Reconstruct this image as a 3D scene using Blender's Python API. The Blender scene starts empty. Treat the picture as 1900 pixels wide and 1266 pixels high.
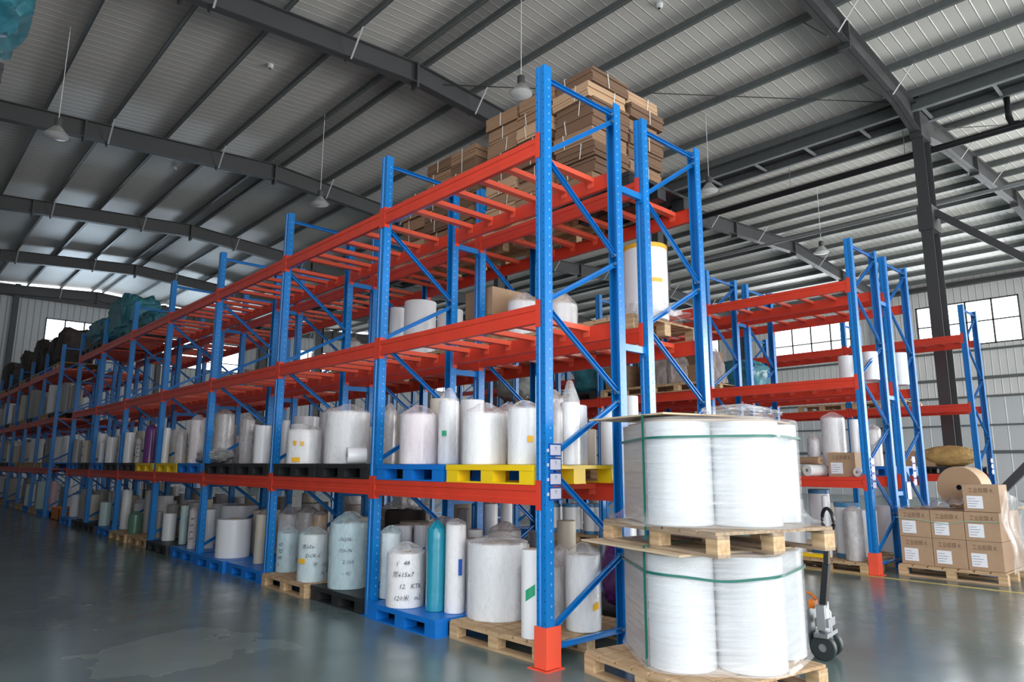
import bpy, math, random
from mathutils import Vector, Matrix, noise
R = math.radians; PI = math.pi
S = bpy.context.scene; COL = S.collection
rnd = random.Random(7)

# ------------------------------------------------------------------ camera
CAM = Vector((3.7437, -3.7613, 1.4482))
yaw, pitch, roll, FPX = 0.8250, 0.1766, 0.0043, 1284.74
fwd = Vector((-math.sin(yaw)*math.cos(pitch), math.cos(yaw)*math.cos(pitch), math.sin(pitch)))
rgt = Vector((math.cos(yaw), math.sin(yaw), 0)); upv = rgt.cross(fwd)
r2 = rgt*math.cos(roll) + upv*math.sin(roll); u2 = -rgt*math.sin(roll) + upv*math.cos(roll)
cd = bpy.data.cameras.new('camera'); cam = bpy.data.objects.new('camera', cd); COL.objects.link(cam)
cam.matrix_world = Matrix.Translation(CAM) @ Matrix((r2, u2, -fwd)).transposed().to_4x4()
cd.sensor_width = 36; cd.lens = FPX/1900*36; cd.clip_end = 300; S.camera = cam

# ------------------------------------------------------------------ world, lights, exposure
S.view_settings.view_transform = 'Standard'; S.view_settings.look = 'None'
S.view_settings.exposure = 0.55; S.view_settings.gamma = 1; S.view_settings.use_curve_mapping = False
W = bpy.data.worlds.new('world'); S.world = W; W.use_nodes = True
bg = W.node_tree.nodes['Background']; bg.inputs[0].default_value = (0.92, 0.955, 1.0, 1); bg.inputs[1].default_value = 2.1

def area(name, loc, target, sx, sy, power, col=(1, 1, 1)):
    l = bpy.data.lights.new(name, 'AREA'); l.shape = 'RECTANGLE'; l.size = sx; l.size_y = sy
    l.energy = power; l.color = col
    o = bpy.data.objects.new(name, l); COL.objects.link(o); o.location = loc
    o.rotation_euler = (Vector(target)-Vector(loc)).to_track_quat('-Z', 'Y').to_euler(); return o
# daylight through the tall open doors of the near end, and through the high windows
area('door_daylight', (10.6, -0.5, 3.2), (-2, 2, 2.2), 9, 5.6, 420, (1.0, 0.98, 0.95))
area('door_daylight', (10.6, 20, 3.4), (0, 15, 3.0), 12, 5.6, 2600, (1.0, 0.98, 0.95))
area('window_daylight', (-5.1, 33.0, 8.0), (-5.1, 10, 4), 6, 2.0, 150, (0.92, 0.96, 1.0))
area('window_daylight', (-12.5, 33.0, 8.0), (-12.5, 10, 4), 6, 2.0, 150, (0.92, 0.96, 1.0))
area('window_daylight', (-39.2, 4.3, 8.2), (-20, 4, 7), 4, 1.6, 130, (0.60, 0.80, 1.0))
area('window_daylight', (-39.2, 11.0, 8.0), (-20, 8, 7), 6, 1.8, 130, (0.60, 0.80, 1.0))

# ------------------------------------------------------------------ materials
MATS = {}
def newmat(name):
    m = bpy.data.materials.new(name); m.use_nodes = True; MATS[name] = m
    return m, m.node_tree, m.node_tree.nodes['Principled BSDF']
def N(nt, t, **k):
    n = nt.nodes.new(t)
    for a, v in k.items(): setattr(n, a, v)
    return n
def plain(name, col, rough=.5, metal=0, spec=.5, var=0, scale=8, bump=0, bscale=30, coat=0, emit=None, es=1):
    m, nt, b = newmat(name)
    b.inputs['Base Color'].default_value = (*col, 1); b.inputs['Roughness'].default_value = rough
    b.inputs['Metallic'].default_value = metal; b.inputs['Specular IOR Level'].default_value = spec
    b.inputs['Coat Weight'].default_value = coat; b.inputs['Coat Roughness'].default_value = .15
    if emit: b.inputs['Emission Color'].default_value = (*emit, 1); b.inputs['Emission Strength'].default_value = es
    tc = N(nt, 'ShaderNodeTexCoord')
    if var:
        n = N(nt, 'ShaderNodeTexNoise'); n.inputs['Scale'].default_value = scale; n.inputs['Detail'].default_value = 4
        nt.links.new(tc.outputs['Object'], n.inputs['Vector'])
        r = N(nt, 'ShaderNodeValToRGB'); r.color_ramp.elements[0].position = .3; r.color_ramp.elements[1].position = .7
        r.color_ramp.elements[0].color = (*[c*(1-var) for c in col], 1); r.color_ramp.elements[1].color = (*[min(1, c*(1+var)) for c in col], 1)
        nt.links.new(n.outputs['Fac'], r.inputs['Fac']); nt.links.new(r.outputs['Color'], b.inputs['Base Color'])
    if bump:
        n = N(nt, 'ShaderNodeTexNoise'); n.inputs['Scale'].default_value = bscale; n.inputs['Detail'].default_value = 3
        nt.links.new(tc.outputs['Object'], n.inputs['Vector'])
        bp = N(nt, 'ShaderNodeBump'); bp.inputs['Strength'].default_value = bump; bp.inputs['Distance'].default_value = .02
        nt.links.new(n.outputs['Fac'], bp.inputs['Height']); nt.links.new(bp.outputs['Normal'], b.inputs['Normal'])
    return m
plain('blue', (0.001, 0.178, 0.53), .34, coat=.3, var=.07, scale=5)
plain('blue_dark', (0.003, 0.055, 0.27), .45)
plain('red', (0.66, 0.048, 0.022), .42, coat=.15, var=.08, scale=3)
plain('red_deep', (0.40, 0.022, 0.018), .5)
plain('bar_red', (0.86, 0.12, 0.06), .4, coat=.2, var=.06, scale=4)
plain('guard', (0.86, 0.10, 0.05), .45)
plain('hole', (0.01, 0.02, 0.05), .8)
plain('hole_lit', (0.22, 0.40, 0.66), .6)  # light seen through the post slots, put into the colour
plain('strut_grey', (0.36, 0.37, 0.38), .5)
plain('steel', (0.30, 0.32, 0.34), .38, .7)
plain('steel_dark', (0.066, 0.068, 0.071), .5, .1)
plain('purlin', (0.15, 0.165, 0.165), .45, .2, var=.1)
plain('galv', (0.33, 0.35, 0.36), .4, .5)
plain('pipe', (0.012, 0.012, 0.014), .4)
plain('white_paint', (0.75, 0.76, 0.76), .5)
plain('lampshade', (0.55, 0.56, 0.55), .3, .5)
plain('lampglass', (0.80, 0.82, 0.82), .25)
plain('film', (0.76, 0.78, 0.80), .36, spec=.5, coat=.25, bump=.05, bscale=9)
plain('film_white', (0.86, 0.86, 0.865), .38, coat=.2)
plain('film_load', (0.60, 0.64, 0.665), .34, coat=.3, bump=.04, bscale=7)
plain('film_blue', (0.55, 0.68, 0.74), .3, coat=.3, bump=.06, bscale=8)
plain('film_grey', (0.34, 0.335, 0.33), .4, coat=.2, bump=.1)
plain('film_beige', (0.58, 0.53, 0.44), .45)
plain('film_aqua', (0.48, 0.64, 0.63), .35, coat=.2)
plain('film_pink', (0.52, 0.36, 0.40), .4, coat=.2)
plain('film_purple', (0.13, 0.03, 0.19), .35, coat=.4, bump=.3, bscale=14)
plain('film_teal', (0.015, 0.27, 0.38), .28, coat=.5, bump=.35, bscale=9)
plain('teal_tarp', (0.03, 0.17, 0.215), .42, coat=0, bump=.6, bscale=5, var=.3, scale=4)
plain('green_bag', (0.09, 0.20, 0.14), .4, coat=.2, bump=.4, bscale=12)
plain('core', (0.42, 0.29, 0.18), .7)
plain('yellow', (0.88, 0.60, 0.01), .38, coat=.2)
plain('yellow_tape', (0.85, 0.46, 0.03), .35)
plain('orange', (0.80, 0.22, 0.02), .4)
plain('tag_green', (0.02, 0.36, 0.17), .45); plain('tag_blue', (0.02, 0.10, 0.50), .45)
plain('tag_red', (0.7, 0.05, 0.06), .45)
plain('bluecap', (0.05, 0.20, 0.38), .4)
plain('plastic_blue', (0.004, 0.17, 0.60), .4, var=.08, scale=3)
plain('plastic_black', (0.018, 0.020, 0.022), .5, var=.3, scale=6)
plain('ink', (0.02, 0.02, 0.025), .6)
plain('paper', (0.50, 0.50, 0.60), .5)
plain('paper_white', (0.80, 0.82, 0.86), .5)
plain('strap', (0.008, 0.13, 0.10), .35)
plain('strap_light', (0.30, 0.55, 0.42), .35)
plain('twine', (0.70, 0.68, 0.62), .6)
plain('rubber', (0.02, 0.03, 0.03), .5)
plain('wheel', (0.20, 0.21, 0.20), .5)
plain('plywood', (0.60, 0.47, 0.31), .6, var=.12, scale=5)
plain('burlap', (0.52, 0.33, 0.12), .8, bump=.5, bscale=40, var=.2)
plain('sack_dark', (0.045, 0.035, 0.03), .75, bump=.6, bscale=10, var=.4, scale=5)
plain('cloth_grey', (0.30, 0.31, 0.29), .7, bump=.5, bscale=10, var=.25)
plain('box_brown', (0.40, 0.265, 0.165), .72, var=.06, scale=6)
plain('box_grey', (0.42, 0.37, 0.33), .75)
plain('box_dark', (0.055, 0.040, 0.032), .75, var=.2)
plain('spool', (0.60, 0.42, 0.27), .7)
plain('spool_side', (0.40, 0.26, 0.155), .75)
plain('yellow_line', (0.60, 0.48, 0.16), .4, var=.2)
plain('pane', (0.9, 0.95, 1), .2, emit=(0.93, 0.97, 1.0), es=3.2)

def wood(name, c1, c2, scale=(2, 22, 22)):
    m, nt, b = newmat(name); b.inputs['Roughness'].default_value = .75
    tc = N(nt, 'ShaderNodeTexCoord'); mp = N(nt, 'ShaderNodeMapping'); mp.inputs['Scale'].default_value = scale
    n = N(nt, 'ShaderNodeTexNoise'); n.inputs['Scale'].default_value = 1.6; n.inputs['Detail'].default_value = 6
    r = N(nt, 'ShaderNodeValToRGB'); r.color_ramp.elements[0].position = .3; r.color_ramp.elements[1].position = .72
    r.color_ramp.elements[0].color = (*c1, 1); r.color_ramp.elements[1].color = (*c2, 1)
    nt.links.new(tc.outputs['Object'], mp.inputs['Vector']); nt.links.new(mp.outputs[0], n.inputs['Vector'])
    nt.links.new(n.outputs['Fac'], r.inputs['Fac']); nt.links.new(r.outputs[0], b.inputs['Base Color'])
wood('wood', (0.33, 0.20, 0.10), (0.60, 0.42, 0.25)); wood('wood_block', (0.42, 0.27, 0.13), (0.66, 0.48, 0.29))
wood('wood_old', (0.24, 0.17, 0.11), (0.46, 0.35, 0.24))

# flat cartons in layers: thin darker lines along z
for nm, c in (('carton', (0.30, 0.175, 0.10)), ('carton_light', (0.50, 0.32, 0.19)), ('carton_deep', (0.17, 0.095, 0.055))):
    m, nt, b = newmat(nm); b.inputs['Roughness'].default_value = .8
    tc = N(nt, 'ShaderNodeTexCoord'); sp = N(nt, 'ShaderNodeSeparateXYZ'); nt.links.new(tc.outputs['Object'], sp.inputs[0])
    mu = N(nt, 'ShaderNodeMath', operation='MULTIPLY'); mu.inputs[1].default_value = 95; nt.links.new(sp.outputs['Z'], mu.inputs[0])
    fr = N(nt, 'ShaderNodeMath', operation='FRACT'); nt.links.new(mu.outputs[0], fr.inputs[0])
    r = N(nt, 'ShaderNodeValToRGB'); r.color_ramp.elements[0].position = .12; r.color_ramp.elements[1].position = .35
    r.color_ramp.elements[0].color = (*[x*.62 for x in c], 1); r.color_ramp.elements[1].color = (*c, 1)
    nt.links.new(fr.outputs[0], r.inputs['Fac']); nt.links.new(r.outputs[0], b.inputs['Base Color'])

# translucent plastic
def plastic(name, col, base, amp, sc, rough=.22, bump=.5):
    m = bpy.data.materials.new(name); m.use_nodes = True; MATS[name] = m; nt = m.node_tree; nt.nodes.clear()
    out = N(nt, 'ShaderNodeOutputMaterial'); mix = N(nt, 'ShaderNodeMixShader'); tr = N(nt, 'ShaderNodeBsdfTransparent')
    p = N(nt, 'ShaderNodeBsdfPrincipled'); p.inputs['Base Color'].default_value = (*col, 1); p.inputs['Roughness'].default_value = rough
    p.inputs['Coat Weight'].default_value = .4
    tc = N(nt, 'ShaderNodeTexCoord'); mp = N(nt, 'ShaderNodeMapping'); mp.inputs['Scale'].default_value = sc
    n = N(nt, 'ShaderNodeTexNoise'); n.inputs['Scale'].default_value = 1; n.inputs['Detail'].default_value = 5
    nt.links.new(tc.outputs['Object'], mp.inputs['Vector']); nt.links.new(mp.outputs[0], n.inputs['Vector'])
    mr = N(nt, 'ShaderNodeMapRange'); mr.inputs['From Min'].default_value = .35; mr.inputs['From Max'].default_value = .7
    mr.inputs['To Min'].default_value = base; mr.inputs['To Max'].default_value = base+amp
    nt.links.new(n.outputs['Fac'], mr.inputs['Value'])
    bp = N(nt, 'ShaderNodeBump'); bp.inputs['Strength'].default_value = bump; bp.inputs['Distance'].default_value = .02
    nt.links.new(n.outputs['Fac'], bp.inputs['Height']); nt.links.new(bp.outputs['Normal'], p.inputs['Normal'])
    nt.links.new(mr.outputs[0], mix.inputs[0]); nt.links.new(tr.outputs[0], mix.inputs[1]); nt.links.new(p.outputs[0], mix.inputs[2])
    nt.links.new(mix.outputs[0], out.inputs[0])
plastic('wrap_stretch', (0.78, 0.79, 0.80), .12, .30, (2.5, 2.5, 38), bump=.3)
plastic('wrap_bag', (0.94, 0.94, 0.95), .14, .34, (8, 8, 2), bump=.45)
plastic('wrap_pink', (0.82, 0.70, 0.74), .18, .40, (10, 10, 2.5), bump=.6)
plastic('wrap_blue', (0.62, 0.80, 0.84), .20, .40, (9, 9, 3), bump=.9)
plastic('wrap_dusty', (0.60, 0.55, 0.54), .30, .45, (9, 9, 5), bump=.9)

# corrugated sheet: rib direction along local axis; stripes are the bright raised ribs
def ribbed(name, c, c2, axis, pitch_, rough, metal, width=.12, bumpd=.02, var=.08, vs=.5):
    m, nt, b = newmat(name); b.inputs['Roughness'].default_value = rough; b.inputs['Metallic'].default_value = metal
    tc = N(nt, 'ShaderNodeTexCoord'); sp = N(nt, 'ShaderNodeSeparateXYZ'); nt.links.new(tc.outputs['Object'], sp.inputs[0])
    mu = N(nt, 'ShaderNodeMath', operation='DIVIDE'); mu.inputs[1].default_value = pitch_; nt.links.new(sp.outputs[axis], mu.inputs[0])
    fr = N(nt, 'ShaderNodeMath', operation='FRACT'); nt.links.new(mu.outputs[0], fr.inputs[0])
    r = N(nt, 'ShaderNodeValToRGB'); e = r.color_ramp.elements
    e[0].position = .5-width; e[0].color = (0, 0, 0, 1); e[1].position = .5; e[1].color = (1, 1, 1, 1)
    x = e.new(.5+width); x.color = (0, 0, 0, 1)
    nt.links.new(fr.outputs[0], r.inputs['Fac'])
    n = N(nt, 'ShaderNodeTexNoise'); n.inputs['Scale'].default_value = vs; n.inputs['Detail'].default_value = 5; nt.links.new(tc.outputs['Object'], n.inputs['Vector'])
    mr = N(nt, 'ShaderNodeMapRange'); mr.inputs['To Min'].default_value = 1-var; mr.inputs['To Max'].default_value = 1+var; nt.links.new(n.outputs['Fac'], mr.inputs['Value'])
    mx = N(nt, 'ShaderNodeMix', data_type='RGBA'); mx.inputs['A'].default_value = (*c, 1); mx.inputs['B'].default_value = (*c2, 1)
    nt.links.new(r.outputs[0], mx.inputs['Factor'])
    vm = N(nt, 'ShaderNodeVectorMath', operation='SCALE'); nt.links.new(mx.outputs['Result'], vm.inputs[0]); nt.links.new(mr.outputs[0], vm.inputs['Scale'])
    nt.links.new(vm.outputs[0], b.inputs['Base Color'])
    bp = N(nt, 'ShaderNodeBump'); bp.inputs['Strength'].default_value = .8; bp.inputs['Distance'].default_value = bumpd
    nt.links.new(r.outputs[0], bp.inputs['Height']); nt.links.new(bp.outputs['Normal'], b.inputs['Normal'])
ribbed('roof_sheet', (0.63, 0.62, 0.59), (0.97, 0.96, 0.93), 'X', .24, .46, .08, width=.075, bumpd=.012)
ribbed('wall_sheet_side', (0.76, 0.76, 0.75), (0.58, 0.58, 0.58), 'X', .30, .5, .1, width=.10)
ribbed('wall_sheet_low', (0.60, 0.62, 0.64), (0.80, 0.82, 0.84), 'X', .62, .5, .1, width=.05)
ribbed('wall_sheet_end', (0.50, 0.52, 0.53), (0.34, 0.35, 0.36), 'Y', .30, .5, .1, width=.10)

def floor_mat():
    m, nt, b = newmat('floor_epoxy'); L = nt.links.new
    tc = N(nt, 'ShaderNodeTexCoord')
    n = N(nt, 'ShaderNodeTexNoise'); n.inputs['Scale'].default_value = .55; n.inputs['Detail'].default_value = 7; n.inputs['Roughness'].default_value = .6
    L(tc.outputs['Object'], n.inputs['Vector'])
    r = N(nt, 'ShaderNodeValToRGB'); e = r.color_ramp.elements
    e[0].position = .3; e[0].color = (0.105, 0.150, 0.150, 1); e[1].position = .7; e[1].color = (0.165, 0.215, 0.205, 1)
    L(n.outputs['Fac'], r.inputs['Fac'])
    # two worn-through patches of the coating with pale rims
    cur = r.outputs[0]
    n2 = N(nt, 'ShaderNodeTexNoise'); n2.inputs['Scale'].default_value = 1.7; n2.inputs['Detail'].default_value = 5; L(tc.outputs['Object'], n2.inputs['Vector'])
    for (cx, cy, rad) in ((0.0, -1.95, .50), (-2.2, -1.7, .62)):
        d = N(nt, 'ShaderNodeVectorMath', operation='DISTANCE'); d.inputs[1].default_value = (cx, cy, 0); L(tc.outputs['Object'], d.inputs[0])
        a = N(nt, 'ShaderNodeMath', operation='MULTIPLY_ADD'); a.inputs[1].default_value = 1.9; L(n2.outputs['Fac'], a.inputs[0]); L(d.outputs['Value'], a.inputs[2])
        rr = N(nt, 'ShaderNodeValToRGB'); k = rr.color_ramp.elements
        s = N(nt, 'ShaderNodeMath', operation='SUBTRACT'); s.inputs[1].default_value = .95+rad-.5; L(a.outputs[0], s.inputs[0])
        k[0].position = .49; k[0].color = (.35, .35, .35, 1); k[1].position = .5; k[1].color = (.9, .9, .9, 1)
        q = k.new(.515); q.color = (0, 0, 0, 1)
        L(s.outputs[0], rr.inputs['Fac'])
        mx = N(nt, 'ShaderNodeMix', data_type='RGBA'); mx.inputs['B'].default_value = (0.26, 0.32, 0.29, 1)
        L(rr.outputs[0], mx.inputs['Factor']); L(cur, mx.inputs['A']); cur = mx.outputs['Result']
    L(cur, b.inputs['Base Color'])
    n3 = N(nt, 'ShaderNodeTexNoise'); n3.inputs['Scale'].default_value = 3; n3.inputs['Detail'].default_value = 6; L(tc.outputs['Object'], n3.inputs['Vector'])
    mr = N(nt, 'ShaderNodeMapRange'); mr.inputs['To Min'].default_value = .10; mr.inputs['To Max'].default_value = .34; L(n3.outputs['Fac'], mr.inputs['Value']); L(mr.outputs[0], b.inputs['Roughness'])
    bp = N(nt, 'ShaderNodeBump'); bp.inputs['Strength'].default_value = .18; bp.inputs['Distance'].default_value = .02; L(n3.outputs['Fac'], bp.inputs['Height']); L(bp.outputs[0], b.inputs['Normal'])
floor_mat()

# ------------------------------------------------------------------ mesh helpers
class MB:
    def __init__(s): s.v = []; s.f = []; s.m = []; s.mats = []
    def mi(s, m):
        if m not in s.mats: s.mats.append(m)
        return s.mats.index(m)
    def quadset(s, vs, fs, m):
        o = len(s.v); s.v += [tuple(v) for v in vs]; k = s.mi(m)
        for f in fs: s.f.append([o+i for i in f]); s.m.append(k)
        return s
    def box(s, x0, x1, y0, y1, z0, z1, m):
        vs = [(x, y, z) for z in (z0, z1) for y in (y0, y1) for x in (x0, x1)]
        return s.quadset(vs, [(0, 2, 3, 1), (4, 5, 7, 6), (0, 1, 5, 4), (2, 6, 7, 3), (0, 4, 6, 2), (1, 3, 7, 5)], m)
    def bar(s, a, b, w, h, m, up=(0, 0, 1)):
        a = Vector(a); b = Vector(b); d = (b-a).normalized(); u = Vector(up)
        x = d.cross(u)
        if x.length < 1e-4: x = d.cross(Vector((0, 1, 0)))
        x.normalize(); y = x.cross(d).normalized()
        vs = [p+x*i*w/2+y*j*h/2 for p in (a, b) for i, j in ((-1, -1), (1, -1), (1, 1), (-1, 1))]
        return s.quadset(vs, [(3, 2, 1, 0), (4, 5, 6, 7), (0, 1, 5, 4), (1, 2, 6, 5), (2, 3, 7, 6), (3, 0, 4, 7)], m)
    def prism(s, pts, z0, z1, m, cap=True):      # pts ccw in xy
        n = len(pts); vs = [(x, y, z0) for x, y in pts]+[(x, y, z1) for x, y in pts]
        fs = [(i, (i+1) % n, n+(i+1) % n, n+i) for i in range(n)]
        if cap: fs += [tuple(range(n))[::-1], tuple(range(n, 2*n))]
        return s.quadset(vs, fs, m)
    def lathe(s, prof, m, seg=24, c=(0, 0), capb=True, capt=True, fn=None):
        vs = []
        for i, (r, z) in enumerate(prof):
            for k in range(seg):
                a = 2*PI*k/seg; rr, zz = r, z
                if fn: rr, zz = fn(i, a, r, z)
                vs.append((c[0]+rr*math.cos(a), c[1]+rr*math.sin(a), zz))
        fs = [(i*seg+k, i*seg+(k+1) % seg, (i+1)*seg+(k+1) % seg, (i+1)*seg+k) for i in range(len(prof)-1) for k in range(seg)]
        if capb: fs.append(tuple(range(seg))[::-1])
        if capt: fs.append(tuple(range((len(prof)-1)*seg, len(prof)*seg)))
        return s.quadset(vs, fs, m)
    def tube(s, pts, r, m, seg=8):
        P_ = [Vector(p) for p in pts]; vs = []
        for i, p in enumerate(P_):
            d = (P_[min(i+1, len(P_)-1)]-P_[max(i-1, 0)]).normalized()
            x = d.cross(Vector((0, 0, 1)))
            if x.length < 1e-3: x = d.cross(Vector((0, 1, 0)))
            x.normalize(); y = d.cross(x)
            vs += [p+x*r*math.cos(2*PI*k/seg)+y*r*math.sin(2*PI*k/seg) for k in range(seg)]
        fs = [(i*seg+k, i*seg+(k+1) % seg, (i+1)*seg+(k+1) % seg, (i+1)*seg+k) for i in range(len(P_)-1) for k in range(seg)]
        fs += [tuple(range(seg))[::-1], tuple(range((len(P_)-1)*seg, len(P_)*seg))]
        return s.quadset(vs, fs, m)
    def mesh(s, name, smooth=False):
        me = bpy.data.meshes.new(name); me.from_pydata(s.v, [], s.f)
        for m in s.mats: me.materials.append(MATS[m])
        me.polygons.foreach_set('material_index', s.m)
        if smooth:
            me.polygons.foreach_set('use_smooth', [True]*len(s.f)); me.update()
            try: me.set_sharp_from_angle(angle=R(38))
            except Exception: pass
        me.update(); return me
    def build(s, name, parent=None, smooth=False, loc=(0, 0, 0), rz=0):
        return link(name, s.mesh(name, smooth), parent, loc, rz)
def link(name, data, parent=None, loc=(0, 0, 0), rz=0):
    o = bpy.data.objects.new(name, data); COL.objects.link(o); o.location = loc; o.rotation_euler = (0, 0, rz)
    if parent: o.parent = parent
    return o
def tag(o, label=None, cat=None, group=None, kind=None):
    if label: o['label'] = label
    if cat: o['category'] = cat
    if group: o['group'] = group
    if kind: o['kind'] = kind
    return o
def thing(name, label, cat, loc=(0, 0, 0), rz=0, group=None):
    return tag(link(name, None, None, loc, rz), label, cat, group)
def struct(o): o['kind'] = 'structure'; return o
def dup(root, loc, rz=None):
    def cp(o, par):
        c = o.copy(); COL.objects.link(c); c.parent = par
        for k in list(o.children): cp(k, c)
        return c
    r = cp(root, None); r.location = loc
    if rz is not None: r.rotation_euler = (0, 0, rz)
    return r
# ------------------------------------------------------------------ the hall
XL, XR = -39.6, 9.0
Y0, YR1, YV, YR2, Y1 = -4.9, 4.7, 14.3, 23.9, 33.5
SL = .07
def zs(y):                                    # underside of the roof sheet
    return 10.95 - SL*abs(y-YR1) if y < YV else 10.95 - SL*abs(y-YR2)
m = MB(); m.box(XL-.3, 16, -14, Y1+.3, -.2, 0, 'floor_epoxy'); struct(m.build('floor'))
for nm, ya, yb in (('ceiling', Y0-.3, YR1), ('ceiling', YR1, YV), ('ceiling', YV, YR2), ('ceiling', YR2, Y1+.3)):
    m = MB(); za, zb = (zs(ya) if ya > YV or ya < YV else zs(ya)), zs(yb)
    if ya == YV: za = 10.95-SL*(YR2-YV)
    if yb == YV: zb = 10.95-SL*(YV-YR1)
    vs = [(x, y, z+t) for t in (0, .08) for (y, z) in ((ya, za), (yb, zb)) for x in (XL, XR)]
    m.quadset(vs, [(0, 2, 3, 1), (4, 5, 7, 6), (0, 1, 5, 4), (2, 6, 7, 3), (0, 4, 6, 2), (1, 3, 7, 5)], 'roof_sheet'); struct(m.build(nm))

def wall_panels(name, plane, axis, holes, lo, hi, top, mats, zsplit):
    """wall in plane axis=const, with rectangular holes [(a0,a1,z0,z1)], thickness .1 outward"""
    m = MB(); cuts = sorted({lo, hi, *[h[0] for h in holes], *[h[1] for h in holes]})
    for a, b in zip(cuts, cuts[1:]):
        mid = (a+b)/2; zc = [0, top(a, b)]
        hs = [h for h in holes if h[0] <= mid <= h[1]]
        spans = [(0, top(a, b))] if not hs else [(0, hs[0][2]), (hs[0][3], top(a, b))]
        for z0, z1 in spans:
            parts_ = [(z0, z1)] if not (z0 < zsplit < z1) else [(z0, zsplit), (zsplit, z1)]
            for p, q in parts_:
                mt = mats[0] if q <= zsplit+.001 else mats[1]
                if axis == 'x': m.box(plane-.12, plane, a, b, p, q, mt)
                else: m.box(a, b, plane, plane+.12, p, q, mt)
    return struct(m.build(name))
endwin = [(2.5, 6.1, 7.35, 9.05), (8.3, 12.9, 7.0, 8.75), (16.5, 20.5, 7.0, 9.0), (27, 31, 7.0, 9.0)]
sidewin = [(-7.25, -3.05, 7.0, 9.1), (-14.6, -10.4, 6.95, 9.0), (-22.3, -18.1, 7, 9.05), (-30, -25.8, 7, 9.05), (-37.5, -33.5, 7, 9.05), (1.2, 5.2, 7, 9.05)]
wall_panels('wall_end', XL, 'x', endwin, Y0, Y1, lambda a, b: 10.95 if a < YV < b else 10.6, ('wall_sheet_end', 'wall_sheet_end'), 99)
wall_panels('wall_far', Y1, 'y', sidewin, XL, XR, lambda a, b: 10.4, ('wall_sheet_low', 'wall_sheet_side'), 4.6)
m = MB(); m.box(XL, 0, Y0-.12, Y0, 0, 10.4, 'wall_sheet_side'); struct(m.build('wall_near'))  # unseen side wall, its length set to keep daylight off the far aisle
# near end: wall above the two open door bays, and piers between them
m = MB(); m.box(XR, XR+.12, -4.9, Y1, 6.2, 10.6, 'wall_sheet_end'); m.box(XR, XR+.12, 6.5, 12.5, 0, 6.2, 'wall_sheet_end'); m.box(XR, XR+.12, 27, Y1, 0, 6.2, 'wall_sheet_end')
struct(m.build('wall_entrance'))
# windows: frame, mullions and one pane object
wn = 0
def window(a0, a1, z0, z1, axis, plane):
    global wn; wn += 1
    r = struct(link('window_%d' % wn, None)); inn = 1 if axis == 'x' else -1
    f = MB(); g = MB(); p0, p1 = (plane-.06, plane+.03) if axis == 'x' else (plane-.03, plane+.06)
    def b(mb, u0, u1, w0, w1, q0, q1, mt):
        if axis == 'x': mb.box(q0, q1, u0, u1, w0, w1, mt)
        else: mb.box(u0, u1, q0, q1, w0, w1, mt)
    zm = z0+(z1-z0)*.30 if axis == 'x' else z0+(z1-z0)*.52
    for (u0, u1, w0, w1) in ((a0, a1, z0, z0+.06), (a0, a1, z1-.06, z1), (a0, a0+.06, z0, z1), (a1-.06, a1, z0, z1), (a0, a1, zm-.03, zm+.03)): b(f, u0, u1, w0, w1, p0, p1, 'steel_dark')
    n = 4
    for i in range(1, n):
        u = a0+(a1-a0)*i/n; b(f, u-.035, u+.035, z0, z1, p0, p1, 'steel_dark')
    f.build('window_frame', r)
    q = (plane-.05, plane-.03) if axis == 'x' else (plane+.03, plane+.05)
    b(g, a0, a1, z0, z1, q[0], q[1], 'pane'); g.build('pane', r)
for w in endwin: window(*w, 'x', XL)
for w in sidewin: window(*w, 'y', Y1)
# wall girts
for i, (z, t) in enumerate(((5.45, .07), (4.6, .05), (2.1, .07), (6.75, .05), (3.3, .04))):
    m = MB(); m.box(XL, XR, Y1-.08, Y1-.002, z-t, z+t, 'purlin'); struct(m.build('trim_%d' % (i+1)))
m = MB(); m.box(XL, XR, Y1-.3, Y1-.002, 9.85, 10.05, 'steel_dark'); struct(m.build('trim_6'))

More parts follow.
